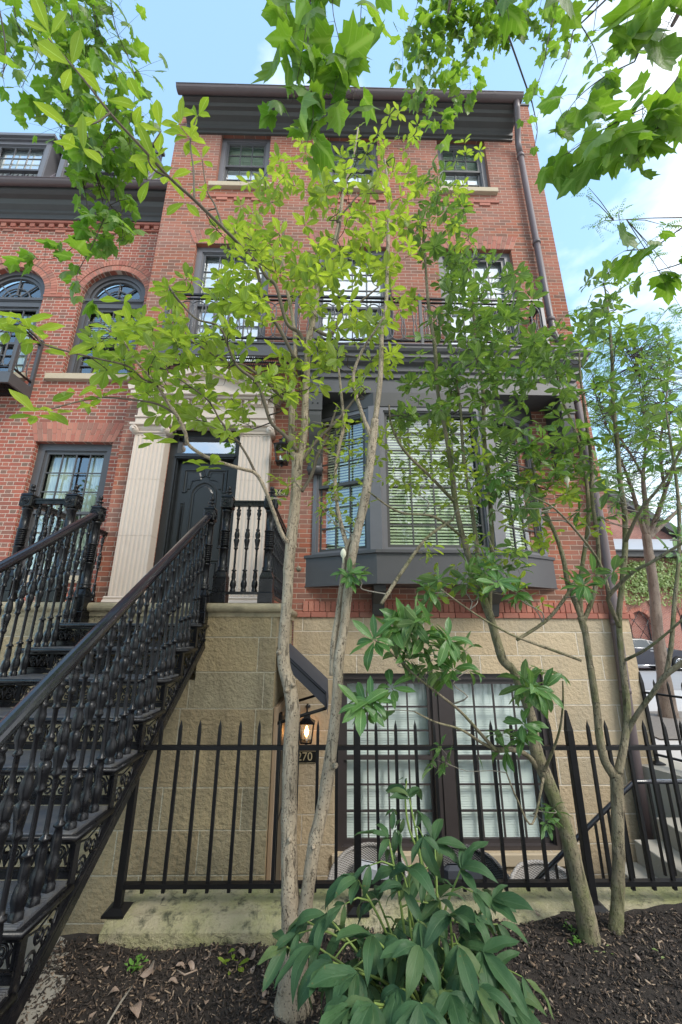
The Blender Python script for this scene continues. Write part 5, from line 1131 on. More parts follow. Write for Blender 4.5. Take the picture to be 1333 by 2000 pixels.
def leaf_mass(name, n, centre, rad, mat, parent=None, size=.07, flat=1.0, tmpl=None, hollow=.0, jit=None):
    lb = LB()
    for _ in range(n):
        while True:
            q = Vector((random.uniform(-1, 1), random.uniform(-1, 1), random.uniform(-1, 1)))
            if hollow < q.length < 1: break
        p = Vector(centre)+Vector((q.x*rad[0], q.y*rad[1], q.z*rad[2])); d = Vector((random.gauss(0, 1), random.gauss(0, 1), random.gauss(-.3, .6))).normalized()
        lb.add(tmpl or TINY, p, d, (random.gauss(0, .5), random.gauss(0, .5), 1), size*random.uniform(.6, 1.3))
    return lb.build(name, mat, parent)
IV = thing('climbing_ivy', 'bright green ivy spreading over the brick wall behind the car', 'ivy', (20, 23.9, 3))
lb = LB()
for cx, cz, rx, rz, n in ((18.2, 5.0, 2.2, .9, 1100), (20.2, 5.2, 2.4, .9, 1300), (22.4, 5.0, 2.2, 1.1, 1100), (17.5, 4.1, 1.3, .8, 520), (19.6, 4.1, 1.2, .8, 300), (21.6, 3.9, 1.4, .9, 380), (24.6, 4.6, 2.4, 1.3, 500)):
    for _ in range(n):
        a = random.uniform(0, 6.283); r = math.sqrt(random.random())**.8; p = (cx+rx*r*math.cos(a), 23.93-random.uniform(0, .28), min(6.05, cz+rz*r*math.sin(a)))
        lb.add(TINY, p, (random.gauss(0, .6), -.3, random.gauss(-.6, .5)), (random.gauss(0, .4), -1, .3), random.uniform(.09, .2), 1.5)
lb.build('leaves', 'leaf_ivy', IV)
m = MB()
for x in (17.3, 18.9, 20.5, 22.3): m.tube([(x, 23.95, 0), (x+.1, 23.94, 2), (x-.2, 23.94, 3.6), (x+.3, 23.94, 5.2)], [.03, .025, .02, .008], 5)
m.build('vine', 'twig', IV)

# ================================================================ street trees with fine leaflets beyond the house corner
def smooth_path(pts, n=6):
    pts = [Vector(p) for p in pts]; out = []
    for i in range(len(pts)-1):
        p0, p1, p2, p3 = pts[max(0, i-1)], pts[i], pts[i+1], pts[min(len(pts)-1, i+2)]
        for k in range(n):
            t = k/n; out.append(.5*((2*p1)+(p2-p0)*t+(2*p0-5*p1+4*p2-p3)*t*t+(3*p1-p0-3*p2+p3)*t**3))
    out.append(pts[-1]); return out
def lerp_list(v, n):
    out = []
    for i in range(n): t = i/(n-1)*(len(v)-1); k = min(int(t), len(v)-2); out.append(v[k]+(v[k+1]-v[k])*(t-k))
    return out
def limb(m, pts, rads, n=8, knots=0, sub=6):
    q = smooth_path(pts, sub); r = lerp_list(rads, len(q))
    for i in range(len(q)): r[i] *= 1+random.uniform(-.025, .025)
    for _ in range(knots):
        k = random.randrange(2, max(3, len(q)-2)); r[k] *= 1.07
    m.tube(q, r, n); return list(zip(q, r))
STR = thing('street_tree', 'street tree with feathery leaves beyond the right corner of the house', 'tree', P(1306, 1398, 9.0))
m = MB(); b0 = P(1306, 1398, 9.0); pts = [Vector((b0.x, b0.y, -.05)), P(1297, 1320, 9.0), P(1285, 1230, 9.0), P(1278, 1150, 9.0), P(1268, 1080, 9.0), P(1263, 1045, 9.0)]
trunkp = limb(m, pts, [.19, .125, .108, .10, .095, .088], 14, 4, 8)
brs = []
for L_, r0 in (([(1263, 1048, 9.0), (1250, 1010, 9.0), (1236, 960, 9.1), (1215, 900, 9.3), (1185, 830, 9.5), (1160, 760, 9.6)], .11), ([(1265, 1045, 9.0), (1262, 990, 9.0), (1257, 930, 9.1), (1262, 860, 9.2), (1255, 780, 9.0), (1240, 690, 9.0)], .12), ([(1266, 1048, 9.0), (1285, 1005, 8.9), (1300, 960, 8.6), (1325, 890, 8.3), (1345, 820, 8.1)], .11),
               ([(1268, 1050, 9.0), (1300, 1020, 9.2), (1340, 985, 9.4), (1390, 950, 9.6)], .10), ([(1257, 930, 9.1), (1235, 890, 8.6), (1210, 850, 8.2), (1190, 800, 8.0)], .05), ([(1300, 960, 8.6), (1290, 880, 8.4), (1300, 800, 8.3), (1310, 700, 8.2)], .06)):
    r0 *= .62; brs += limb(m, [P(*a) for a in L_], [r0, r0*.8, r0*.6, r0*.35, r0*.2, r0*.12][:len(L_)], 8, 1)
m.build('trunk', 'bark_street', STR)
def pinnate(lb, m, p, d, L_, size, n=9):
    """one compound leaf: leaflets in two rows along a drooping stalk"""
    d = Vector(d).normalized(); s_ = d.cross(Vector((0, 0, 1))); s_ = s_.normalized() if s_.length > .01 else Vector((1, 0, 0)); p = Vector(p)
    for i in range(n):
        t = (i+1)/n; q = p+d*(L_*t)-Vector((0, 0, L_*.35*t*t))
        for e in (-1, 1): lb.add(TINY, q, s_*e+d*.5-Vector((0, 0, .35)), (random.gauss(0, .3), random.gauss(0, .3), 1), size*random.uniform(.8, 1.2)*(1.1-.4*t), 1.0)
def locust_crown(T, centres, mat, size, L_, per=9, branches=None):
    lb = LB(); tw = MB()
    for (px, py, d, rx, ry, rd, n) in centres:
        for _ in range(n):
            a = random.uniform(0, 6.283); r = math.sqrt(random.random()); c = P(px+rx*r*math.cos(a), py+ry*r*math.sin(a), d+random.uniform(-rd, rd))
            if branches:
                near = min(random.sample(branches, min(25, len(branches))), key=lambda b: (b[0]-c).length)[0]; mid = near.lerp(c, .5)+Vector((random.gauss(0, .06), random.gauss(0, .06), random.uniform(.0, .12))); tw.tube([near, mid, c], [.012, .008, .003], 4, False)
            for k in range(random.randint(3, 5)):
                dd = Vector((random.gauss(0, 1), random.gauss(0, 1), random.gauss(.1, .4))); pinnate(lb, None, c+dd*.03, dd, L_*random.uniform(.7, 1.2), size, per)
    lb.build('crown', mat, T)
    if branches: tw.build('twig', 'twig', T)
locust_crown(STR, [(1240, 700, 9, 95, 60, 1.2, 81), (1290, 650, 8.6, 60, 60, 1.0, 40), (1210, 800, 9.2, 75, 70, 1.2, 81), (1290, 790, 8.8, 70, 80, 1.2, 84), (1230, 900, 9.2, 60, 60, 1.0, 62), (1305, 900, 8.8, 50, 60, 1.0, 54), (1195, 930, 9.2, 30, 40, .8, 19), (1290, 990, 9.0, 60, 35, .8, 32), (1160, 790, 9.6, 40, 50, .5, 24), (1400, 800, 8.8, 70, 120, 1.0, 54)], 'leaf_locust', .055, .26, 9, brs)
ST2 = thing('street_tree', 'distant leafy tree rising behind the right wall of the tall house', 'tree', (9.5, 15, 0)); m = MB(); b2 = limb(m, [(9.5, 15, 0), (9.4, 15, 4), (9.2, 15, 7), (8.9, 14.8, 9.5)], [.22, .17, .12, .04], 8, 1); m.build('trunk', 'bark_street', ST2)
locust_crown(ST2, [(1125, 640, 14.5, 45, 40, .8, 34), (1160, 690, 14.5, 50, 50, .8, 34), (1180, 850, 14.8, 45, 90, .8, 40), (1230, 960, 15, 70, 50, .8, 30)], 'leaf_locust', .07, .32, 7, b2)
ST3 = thing('street_tree', 'honey locust sprays with thin leaflets hanging in from the right edge', 'tree', (9.5, 4.5, 0)); m = MB()
b3 = limb(m, [(9.5, 4.5, 0), (9.4, 4.5, 5), (8.8, 4.6, 8), P(1560, 480, 4.8), P(1440, 430, 4.7), P(1300, 425, 4.6), P(1200, 430, 4.6)], [.2, .16, .10, .03, .014, .008, .003], 8, 1); b3 += limb(m, [P(1440, 430, 4.7), P(1380, 350, 4.6), P(1320, 240, 4.5)], [.03, .015, .005], 5); m.build('trunk', 'bark_street', ST3)
b3 = b3[-16:]
lb = LB(); m = MB()
for (px, py, n) in ((1180, 425, 7), (1165, 440, 5), (1210, 415, 5), (1145, 380, 2), (1230, 440, 6), (1310, 245, 7), (1325, 210, 5), (1300, 440, 8), (1320, 540, 8), (1280, 500, 6), (1330, 600, 8), (1150, 365, 2)):
    c = P(px, py, 4.6); nb = min(b3, key=lambda b: (b[0]-c).length)[0]; m.tube([nb, nb.lerp(c, .5)+Vector((0, 0, .05)), c], [.008, .006, .003], 4, False)
    for _ in range(n): dd = Vector((random.gauss(0, 1), random.gauss(0, .6), random.gauss(-.1, .5))); pinnate(lb, None, c, dd, .22, .038, 8)
lb.build('crown', 'leaf_locust', ST3); m.build('twig', 'twig', ST3)
# ================================================================ magnolias in the bed
def cone_r(px_w, py, d):    # limb radius in metres from its width in photo pixels
    k = .62 if px_w > 14 else (.75 if px_w > 8 else .92)
    if py > 1720 and px_w > 14: k = .62+.38*min(1, (py-1720)/230)
    den = 745.8-(1000-py)*.2886; return px_w/2/den*d*k
def L3(lst): return [P(a, b, c) for a, b, c, w_ in lst], [cone_r(w_, b, c) for a, b, c, w_ in lst]
def whorl(lb, c, axis, n, size, tm, spread=1.0, droop=.3, wid=1.0):
    axis = Vector(axis).normalized(); s0 = axis.orthogonal().normalized(); a0 = random.uniform(0, 6.28)
    for i in range(n):
        a = a0+2*math.pi*i/n+random.uniform(-.35, .35); q = Matrix.Rotation(a, 3, axis)@s0; el = random.uniform(.15, .75)*spread
        d = (q*math.cos(el*.9)+axis*math.sin(el)*.9-Vector((0, 0, droop*random.uniform(.3, 1.3)))).normalized()
        lb.add(random.choice(tm), Vector(c)+axis*random.uniform(-.02, .01)+d*.008, d, axis+Vector((random.gauss(0, .25), random.gauss(0, .25), random.gauss(.3, .2))), size*random.uniform(.68, 1.15), wid*random.uniform(.85, 1.15))
def grow(T, skel, regions, leafmat_, tm, twigmat='twig', maxlen=.9, droop=.3, gen=(5, 8), name='crown'):
    lb = LB(); tw = MB(); nodes = [(p, r) for p, r in skel if r < .012] or skel
    items = []
    for (px, py, rx, ry, d0, d1, n, size) in regions:
        for _ in range(n):
            a = random.uniform(0, 6.283); r = math.sqrt(random.random()); items.append((P(px+rx*r*math.cos(a), py+ry*r*math.sin(a), random.uniform(d0, d1)), size))
    root = Vector(skel[0][0]); items.sort(key=lambda c: (c[0]-root).length)
    for c, size in items:
        best = min(nodes, key=lambda b: (b[0]-c).length+(.6 if b[0].z > c.z else 0)*.5)
        p, r = best; L_ = (c-p).length; dirn = (c-p)
        mid1 = p+dirn*.33+Vector((random.gauss(0, .035), random.gauss(0, .035), -.04*L_)); mid2 = p+dirn*.7+Vector((random.gauss(0, .03), random.gauss(0, .03), -.07*L_))
        rr = min(r*.7, .0035+.006*L_); path = smooth_path([p, mid1, mid2, c], 3); tw.tube(path, lerp_list([rr, rr*.75, rr*.55, .0022], len(path)), 5, False)
        for k in (3, 5, 7): nodes.append((path[k], rr*.6))
        ax = (c-mid2).normalized()+Vector((0, 0, .35)); whorl(lb, c, ax, random.randint(*gen), size, tm, 1.0, droop)
        if L_ > .22:
            for k in (4, 6):
                if random.random() < .55: q = path[k]; d = Vector((random.gauss(0, 1), random.gauss(0, 1), .2)).normalized(); lb.add(random.choice(tm), q, d-Vector((0, 0, droop)), (0, 0, 1), size*random.uniform(.6, .95))
                if random.random() < .22: q = path[k]; d = Vector((random.gauss(0, 1), random.gauss(0, 1), .5)).normalized()*random.uniform(.06, .14); tw.tube([q, q+d], [.0028, .0018], 4, False); whorl(lb, q+d, d, random.randint(3, 5), size*.75, tm, 1, droop)
    lb.build(name, leafmat_, T); tw.build('twig', twigmat, T); return nodes

# ---- left magnolia: two leaning trunks from one flared base
LM = thing('magnolia_tree', 'pale barked magnolia with two leaning trunks and bright yellow green leaves, left of the peony', 'tree', (-.14, 2.37, 0))
m = MB(); sk = []
def add_limb(m, lst, n=10, knots=0, sub=6):
    p, r = L3(lst); q = limb(m, p, r, n, knots, sub); return q
base = [(572, 2030, 2.36, 106), (571, 1990, 2.36, 86), (572, 1940, 2.36, 64), (575, 1870, 2.37, 60), (570, 1800, 2.37, 54), (566, 1720, 2.38, 51), (565, 1600, 2.39, 49), (567, 1500, 2.4, 48), (569, 1440, 2.4, 46), (572, 1390, 2.41, 43), (566, 1340, 2.42, 42), (556, 1305, 2.43, 40), (554, 1270, 2.43, 37), (557, 1220, 2.44, 34), (562, 1160, 2.44, 33), (565, 1100, 2.45, 34), (571, 1040, 2.46, 35), (577, 980, 2.47, 33), (580, 930, 2.48, 34), (581, 890, 2.49, 34)]
sk += add_limb(m, base, 14, 8, 5)
sk += add_limb(m, [(600, 2010, 2.42, 50), (598, 1960, 2.40, 34), (590, 1900, 2.38, 24), (584, 1850, 2.37, 12)], 10, 1)      # the rotten flare at the foot
A1 = [(577, 905, 2.49, 22), (570, 850, 2.5, 21), (571, 790, 2.51, 20), (572, 740, 2.52, 13), (577, 680, 2.54, 11), (572, 620, 2.58, 9), (560, 560, 2.62, 7), (552, 500, 2.68, 6), (556, 430, 2.72, 4)]
A2 = [(585, 905, 2.49, 24), (594, 850, 2.5, 23), (597, 780, 2.51, 21), (600, 720, 2.52, 20), (602, 668, 2.53, 19), (611, 630, 2.53, 18), (619, 575, 2.54, 16), (624, 540, 2.55, 14), (645, 515, 2.55, 12), (652, 480, 2.56, 10), (664, 430, 2.56, 8), (672, 370, 2.57, 6), (690, 310, 2.58, 4), (700, 250, 2.58, 3)]
sk += add_limb(m, A1, 9, 2); sk += add_limb(m, A2, 10, 3)
Bm = [(586, 1850, 2.37, 30), (594, 1790, 2.36, 40), (604, 1720, 2.35, 41), (614, 1650, 2.34, 42), (630, 1580, 2.33, 40), (640, 1520, 2.33, 42), (648, 1460, 2.33, 36), (655, 1400, 2.33, 34), (660, 1340, 2.33, 33), (662, 1290, 2.33, 32), (672, 1230, 2.33, 29), (679, 1160, 2.33, 30), (688, 1090, 2.33, 28), (698, 1040, 2.34, 27), (712, 980, 2.34, 30), (720, 930, 2.35, 27), (727, 870, 2.36, 28), (733, 820, 2.37, 24)]
sk += add_limb(m, Bm, 13, 6, 5)
br = MB()
sk += add_limb(m, [(650, 1320, 2.34, 22), (652, 1260, 2.35, 21), (662, 1190, 2.36, 18), (672, 1110, 2.36, 17), (678, 1070, 2.37, 16), (690, 1045, 2.36, 10)], 9, 1)
for lst, kn in (([(678, 1065, 2.38, 15), (668, 1030, 2.40, 12), (658, 980, 2.44, 9), (655, 930, 2.48, 9), (663, 870, 2.52, 10), (672, 830, 2.55, 8), (668, 780, 2.6, 6), (662, 720, 2.62, 4)], 1),
    ([(733, 820, 2.37, 18), (741, 760, 2.38, 17), (745, 700, 2.39, 17), (746, 650, 2.40, 15), (754, 600, 2.41, 11), (757, 520, 2.43, 10), (759, 450, 2.44, 8), (760, 380, 2.45, 6), (752, 310, 2.46, 4)], 2),
    ([(728, 860, 2.36, 14), (705, 800, 2.35, 8), (690, 740, 2.32, 7), (705, 690, 2.28, 6), (730, 650, 2.2, 5), (750, 620, 2.15, 4)], 0),
    ([(624, 540, 2.55, 9), (640, 530, 2.5, 6), (665, 440, 2.45, 5), (660, 430, 2.4, 4), (700, 380, 2.35, 3)], 0),
    ([(611, 640, 2.53, 10), (640, 655, 2.5, 8), (655, 640, 2.48, 7), (668, 610, 2.45, 6), (690, 600, 2.4, 5), (740, 560, 2.35, 3)], 0),
    ([(600, 690, 2.53, 12), (585, 650, 2.5, 11), (560, 630, 2.47, 9), (540, 560, 2.42, 8), (520, 540, 2.38, 7), (495, 500, 2.3, 5), (450, 440, 2.2, 4)], 1),
    ([(576, 700, 2.52, 9), (545, 640, 2.45, 8), (518, 600, 2.35, 8), (500, 520, 2.2, 7), (470, 480, 2.0, 7), (436, 445, 1.85, 7), (380, 390, 1.7, 7), (330, 345, 1.55, 6), (270, 280, 1.42, 6), (215, 220, 1.32, 5), (160, 150, 1.24, 4), (95, 75, 1.18, 3)], 1),
    ([(330, 345, 1.55, 5), (300, 330, 1.5, 4), (290, 300, 1.46, 3), (315, 255, 1.44, 2)], 0), ([(380, 390, 1.7, 5), (378, 330, 1.72, 4), (372, 270, 1.72, 3), (386, 225, 1.72, 2)], 0), ([(436, 445, 1.85, 5), (420, 400, 1.86, 4), (404, 370, 1.85, 3), (395, 310, 1.84, 2)], 0), ([(215, 220, 1.32, 4), (185, 240, 1.3, 3), (140, 245, 1.28, 2), (115, 235, 1.27, 2)], 0),
    ([(573, 790, 2.51, 9), (545, 770, 2.46, 7), (520, 745, 2.42, 6), (480, 715, 2.36, 5), (440, 705, 2.3, 4), (380, 670, 2.2, 4), (345, 655, 2.15, 3)], 0),
    ([(580, 880, 2.48, 12), (556, 850, 2.42, 10), (530, 825, 2.38, 9), (515, 780, 2.32, 8), (500, 745, 2.28, 7), (460, 710, 2.22, 6), (430, 640, 2.15, 5), (380, 620, 2.1, 4), (330, 560, 2.05, 3)], 1),
    ([(578, 1070, 2.46, 13), (555, 1050, 2.42, 11), (535, 1000, 2.36, 10), (520, 960, 2.32, 10), (500, 925, 2.28, 10), (470, 915, 2.22, 9), (410, 895, 2.14, 9), (370, 870, 2.08, 9), (362, 845, 2.05, 8), (345, 810, 2.0, 8), (330, 790, 1.96, 7), (305, 750, 1.9, 6), (262, 700, 1.82, 5), (240, 665, 1.78, 4), (205, 640, 1.7, 4)], 1),
    ([(305, 750, 1.9, 5), (280, 740, 1.86, 4), (250, 715, 1.8, 4), (190, 700, 1.72, 4), (140, 688, 1.66, 4), (85, 672, 1.6, 4), (70, 655, 1.58, 3), (30, 625, 1.54, 2)], 0),
    ([(345, 810, 2.0, 6), (310, 790, 1.96, 5), (270, 782, 1.9, 4), (200, 776, 1.82, 4), (150, 785, 1.76, 3), (95, 800, 1.7, 3)], 0),
    ([(500, 925, 2.28, 6), (480, 885, 2.22, 5), (455, 850, 2.2, 5), (430, 820, 2.15, 4), (405, 780, 2.1, 4), (350, 740, 2.02, 3)], 0),
    ([(590, 960, 2.48, 9), (610, 925, 2.5, 9), (620, 890, 2.52, 8), (640, 850, 2.56, 7), (650, 820, 2.6, 5), (660, 790, 2.62, 3)], 0),
    ([(590, 900, 2.49, 8), (620, 860, 2.52, 7), (660, 820, 2.56, 6), (700, 770, 2.6, 4)], 0)):
    sk += add_limb(m if lst[0][3] > 12 else br, lst, 7, kn)
for (px, py, d, s_) in ((566, 1645, 2.36, 10), (560, 1350, 2.40, 12), (545, 1275, 2.43, 13), (655, 1500, 2.31, 11), (612, 1660, 2.32, 9), (572, 1340, 2.40, 9), (583, 1110, 2.45, 10)):
    c = P(px, py, d-.035); r_ = cone_r(s_, py, d); m.tube([c+Vector((0, .04, 0)), c+Vector((0, .012, .003)), c+Vector((0, 0, .004))], [r_*1.5, r_*1.15, r_*.5], 9)
m.build('trunk', 'bark_pale', LM); br.build('branch', 'branch_bark', LM)
grow(LM, sk, [(600, 430, 160, 130, 2.2, 3.0, 61, 0.108), (520, 560, 110, 90, 2.1, 2.9, 37, 0.108), (400, 620, 120, 85, 1.9, 2.7, 48, 0.108), (280, 680, 110, 75, 1.7, 2.4, 32, 0.104), (420, 770, 150, 70, 2.0, 2.7, 48, 0.104), (700, 560, 110, 110, 2.2, 3.1, 43, 0.108), (640, 320, 120, 80, 2.3, 2.9, 20, 0.104), (730, 420, 110, 120, 2.3, 3.0, 30, 0.104), (560, 720, 100, 60, 2.2, 2.9, 20, 0.104), (860, 430, 80, 90, 2.4, 3.1, 17, 0.097), (700, 690, 100, 70, 2.2, 3.0, 28, 0.104), (760, 260, 60, 60, 2.4, 2.8, 7, 0.097), (900, 300, 40, 40, 2.4, 2.8, 3, 0.088), (480, 470, 90, 50, 2.0, 2.6, 16, 0.104)], 'leaf_magnolia', MAG)
# the near sprays, each at the end of a limb drawn above
sp = [(95, 60, 1.18, 4), (140, 130, 1.22, 4), (205, 190, 1.3, 3), (140, 250, 1.28, 3), (160, 290, 1.32, 3), (315, 255, 1.44, 4), (300, 310, 1.47, 4), (386, 225, 1.72, 5), (350, 240, 1.7, 5), (395, 310, 1.84, 4), (370, 270, 1.72, 5), (404, 370, 1.85, 4), (360, 390, 1.74, 3), (290, 345, 1.52, 3), (275, 200, 1.4, 2), (330, 345, 1.56, 3)]
lb = LB()
for px, py, d, n in sp: whorl(lb, P(px, py, d), (-.3, -.2, .7), n, .135, MAG, 1, .35, .95)
for px, py, d, n in ((45, 625, 1.55, 6), (15, 640, 1.5, 4), (85, 665, 1.6, 3), (60, 650, 1.57, 4), (150, 770, 1.76, 4), (200, 775, 1.82, 5), (70, 805, 1.68, 5), (90, 800, 1.7, 3), (145, 800, 1.75, 2), (215, 640, 1.7, 5), (245, 670, 1.78, 6), (190, 690, 1.72, 3), (130, 690, 1.66, 2), (240, 590, 1.85, 3), (262, 640, 1.8, 5), (330, 560, 2.05, 5), (410, 905, 2.1, 4), (395, 915, 2.1, 2), (330, 850, 2.0, 3), (300, 860, 1.96, 3), (455, 850, 2.2, 5), (440, 800, 2.2, 5)): whorl(lb, P(px, py, d), (-.2, -.1, .9), n, .125, MAG, 1, .4)
lb.build('crown', 'leaf_magnolia', LM)
grow(LM, sk, [(650, 850, 95, 55, 2.3, 2.9, 34, .07), (700, 960, 60, 60, 2.3, 2.7, 12, .06), (630, 990, 30, 30, 2.3, 2.5, 4, .07), (830, 870, 110, 60, 2.5, 3.2, 47, .07), (560, 930, 25, 60, 2.3, 2.5, 5, .07), (860, 960, 90, 60, 2.5, 3.0, 13, .065)], 'leaf_magnolia', MAG, 'twig_grey', droop=.45, gen=(4, 7))

# ---- right magnolia: two trunks meeting near the ground, darker leaves
RM = thing('magnolia_tree', 'mossy barked magnolia with two forking trunks and darker green leaves, right of the peony', 'tree', (1.42, 2.65, 0))
m = MB(); sk = []
T1 = [(1176, 1925, 2.64, 96), (1165, 1885, 2.64, 66), (1152, 1830, 2.64, 48), (1143, 1780, 2.64, 50), (1130, 1720, 2.64, 50), (1116, 1660, 2.64, 46), (1100, 1600, 2.65, 44), (1084, 1560, 2.65, 42), (1064, 1510, 2.66, 42), (1052, 1480, 2.66, 42), (1045, 1450, 2.67, 34), (1038, 1400, 2.67, 30), (1020, 1350, 2.68, 28), (1003, 1310, 2.68, 26), (984, 1290, 2.69, 30), (972, 1255, 2.69, 27), (958, 1205, 2.7, 26), (945, 1170, 2.7, 25), (930, 1120, 2.7, 22), (914, 1080, 2.7, 19), (900, 1030, 2.7, 16), (888, 970, 2.7, 14), (880, 900, 2.7, 12), (868, 830, 2.7, 10), (855, 760, 2.7, 9), (850, 680, 2.7, 8), (838, 600, 2.7, 7), (832, 520, 2.7, 5), (828, 440, 2.7, 3)]
sk += add_limb(m, T1, 12, 8, 5)
T2 = [(1200, 1925, 2.66, 84), (1200, 1885, 2.66, 54), (1203, 1830, 2.66, 34), (1207, 1760, 2.66, 33), (1209, 1680, 2.66, 34), (1207, 1610, 2.66, 35), (1206, 1550, 2.66, 36), (1204, 1510, 2.66, 36)]
sk += add_limb(m, T2, 12, 3, 5)
for lst, kn in (([(1200, 1515, 2.66, 30), (1182, 1485, 2.66, 27), (1172, 1440, 2.66, 24), (1167, 1390, 2.66, 22), (1160, 1340, 2.66, 22), (1152, 1290, 2.66, 20), (1145, 1240, 2.66, 20), (1135, 1205, 2.66, 22)], 2),
    ([(1208, 1510, 2.66, 26), (1219, 1460, 2.66, 22), (1226, 1400, 2.66, 23), (1222, 1340, 2.66, 20), (1214, 1270, 2.66, 18), (1210, 1205, 2.67, 17), (1216, 1140, 2.67, 16), (1222, 1070, 2.67, 14), (1221, 1000, 2.67, 13), (1212, 940, 2.67, 12), (1206, 860, 2.67, 10), (1198, 780, 2.67, 8), (1196, 700, 2.67, 6), (1190, 620, 2.67, 5), (1182, 560, 2.67, 3)], 2),
    ([(1138, 1212, 2.66, 15), (1124, 1175, 2.66, 14), (1110, 1140, 2.67, 13), (1102, 1095, 2.67, 12), (1088, 1050, 2.68, 10), (1066, 1000, 2.69, 8), (1050, 960, 2.7, 6), (1040, 900, 2.7, 4)], 1),
    ([(1140, 1215, 2.66, 15), (1158, 1170, 2.65, 12), (1170, 1110, 2.65, 11), (1168, 1050, 2.64, 10), (1158, 980, 2.64, 9), (1156, 900, 2.63, 8), (1145, 820, 2.6, 6), (1135, 740, 2.58, 4), (1132, 690, 2.58, 3)], 1),
    ([(1136, 1205, 2.66, 13), (1134, 1150, 2.66, 12), (1139, 1100, 2.68, 11), (1148, 1040, 2.7, 10), (1150, 980, 2.72, 8), (1140, 900, 2.75, 7), (1120, 830, 2.78, 6), (1095, 770, 2.8, 4), (1085, 700, 2.8, 3)], 1),
    ([(958, 1215, 2.7, 16), (957, 1160, 2.7, 14), (962, 1090, 2.72, 13), (960, 1010, 2.74, 12), (954, 920, 2.75, 11), (946, 850, 2.75, 10), (944, 760, 2.75, 8), (930, 680, 2.75, 7), (925, 600, 2.75, 5), (915, 520, 2.75, 3)], 2),
    ([(932, 1130, 2.7, 13), (933, 1080, 2.68, 12), (926, 1020, 2.66, 11), (915, 950, 2.64, 9), (905, 880, 2.62, 7), (900, 800, 2.6, 6), (890, 720, 2.58, 4)], 1),
    ([(1050, 1500, 2.66, 14), (1030, 1475, 2.6, 13), (1000, 1464, 2.52, 13), (970, 1465, 2.45, 13), (950, 1445, 2.4, 9), (900, 1390, 2.3, 6), (850, 1350, 2.2, 5), (800, 1310, 2.12, 4), (760, 1270, 2.05, 3)], 1),
    ([(970, 1465, 2.45, 8), (940, 1450, 2.4, 6), (900, 1425, 2.3, 5), (850, 1410, 2.2, 4), (810, 1390, 2.15, 3)], 0),
    ([(1058, 1520, 2.66, 8), (1090, 1440, 2.5, 5), (1100, 1380, 2.4, 4), (1100, 1330, 2.35, 3)], 0),
    ([(1211, 1225, 2.66, 11), (1192, 1180, 2.6, 11), (1190, 1165, 2.58, 11), (1212, 1140, 2.5, 10), (1240, 1115, 2.4, 8), (1270, 1100, 2.3, 7), (1310, 1075, 2.2, 6), (1370, 1040, 2.1, 5)], 0),
    ([(1192, 1165, 2.58, 7), (1180, 1120, 2.55, 7), (1160, 1080, 2.5, 6), (1120, 1030, 2.4, 5), (1080, 990, 2.3, 4), (1040, 970, 2.25, 3)], 0),
    ([(1227, 1430, 2.66, 15), (1245, 1395, 2.6, 15), (1275, 1355, 2.5, 15), (1300, 1320, 2.42, 16), (1340, 1290, 2.35, 14)], 1), ([(1302, 1320, 2.42, 12), (1312, 1260, 2.4, 11), (1318, 1180, 2.38, 10), (1326, 1100, 2.36, 9), (1328, 1020, 2.35, 8), (1322, 940, 2.33, 6), (1310, 860, 2.3, 5), (1302, 800, 2.3, 3)], 1),
    ([(1221, 1290, 2.66, 7), (1260, 1270, 2.5, 6), (1300, 1240, 2.4, 5), (1345, 1200, 2.3, 5)], 0),
    ([(1222, 1060, 2.67, 8), (1250, 1000, 2.5, 7), (1290, 950, 2.4, 6), (1320, 900, 2.3, 5), (1345, 850, 2.2, 4)], 0),
    ([(888, 980, 2.7, 8), (840, 930, 2.6, 7), (790, 880, 2.5, 6), (765, 830, 2.45, 5), (760, 790, 2.4, 3)], 0),
    ([(1010, 1250, 2.6, 7), (1070, 1210, 2.62, 9), (1110, 1160, 2.62, 9), (1128, 1130, 2.64, 8)], 0),
    ([(1135, 1290, 2.66, 6), (1080, 1270, 2.55, 6), (1000, 1240, 2.45, 5), (930, 1200, 2.35, 4), (860, 1150, 2.25, 3)], 0),
    ([(1062, 1520, 2.6, 6), (1040, 1610, 2.5, 4), (1010, 1560, 2.45, 4), (990, 1510, 2.4, 3)], 0),
    ([(745, 1180, 2.2, 8), (790, 1110, 2.3, 8), (835, 1050, 2.42, 7), (885, 1015, 2.6, 6)], 0),
    ([(905, 1050, 2.7, 6), (850, 1010, 2.5, 6), (780, 1000, 2.4, 5), (720, 960, 2.3, 3)], 0)):
    sk += add_limb(m, lst, 7, kn)
m.build('trunk', 'bark_moss', RM)
nodes = grow(RM, sk, [(960, 560, 90, 80, 2.3, 3.0, 39, 0.104), (870, 470, 60, 100, 2.4, 3.0, 39, 0.104), (1000, 680, 90, 80, 2.3, 3.0, 43, 0.109), (900, 680, 90, 90, 2.3, 3.0, 43, 0.104), (1090, 690, 70, 60, 2.3, 2.9, 28, 0.104), (860, 790, 100, 70, 2.4, 3.0, 36, 0.104), (1040, 800, 110, 80, 2.3, 3.0, 39, 0.109), (1190, 560, 45, 50, 2.4, 2.9, 15, 0.097), (1185, 650, 70, 60, 2.4, 2.9, 25, 0.104), (1230, 780, 70, 80, 2.3, 2.9, 22, 0.104), (1000, 900, 130, 60, 2.3, 3.0, 31, 0.100), (1300, 860, 60, 90, 2.1, 2.8, 14, 0.097), (1120, 900, 70, 60, 2.4, 2.9, 15, 0.104), (1290, 700, 50, 50, 2.3, 2.7, 7, 0.097), (850, 360, 30, 40, 2.5, 2.8, 8, 0.088)], 'leaf_magnolia_dark', MAG)
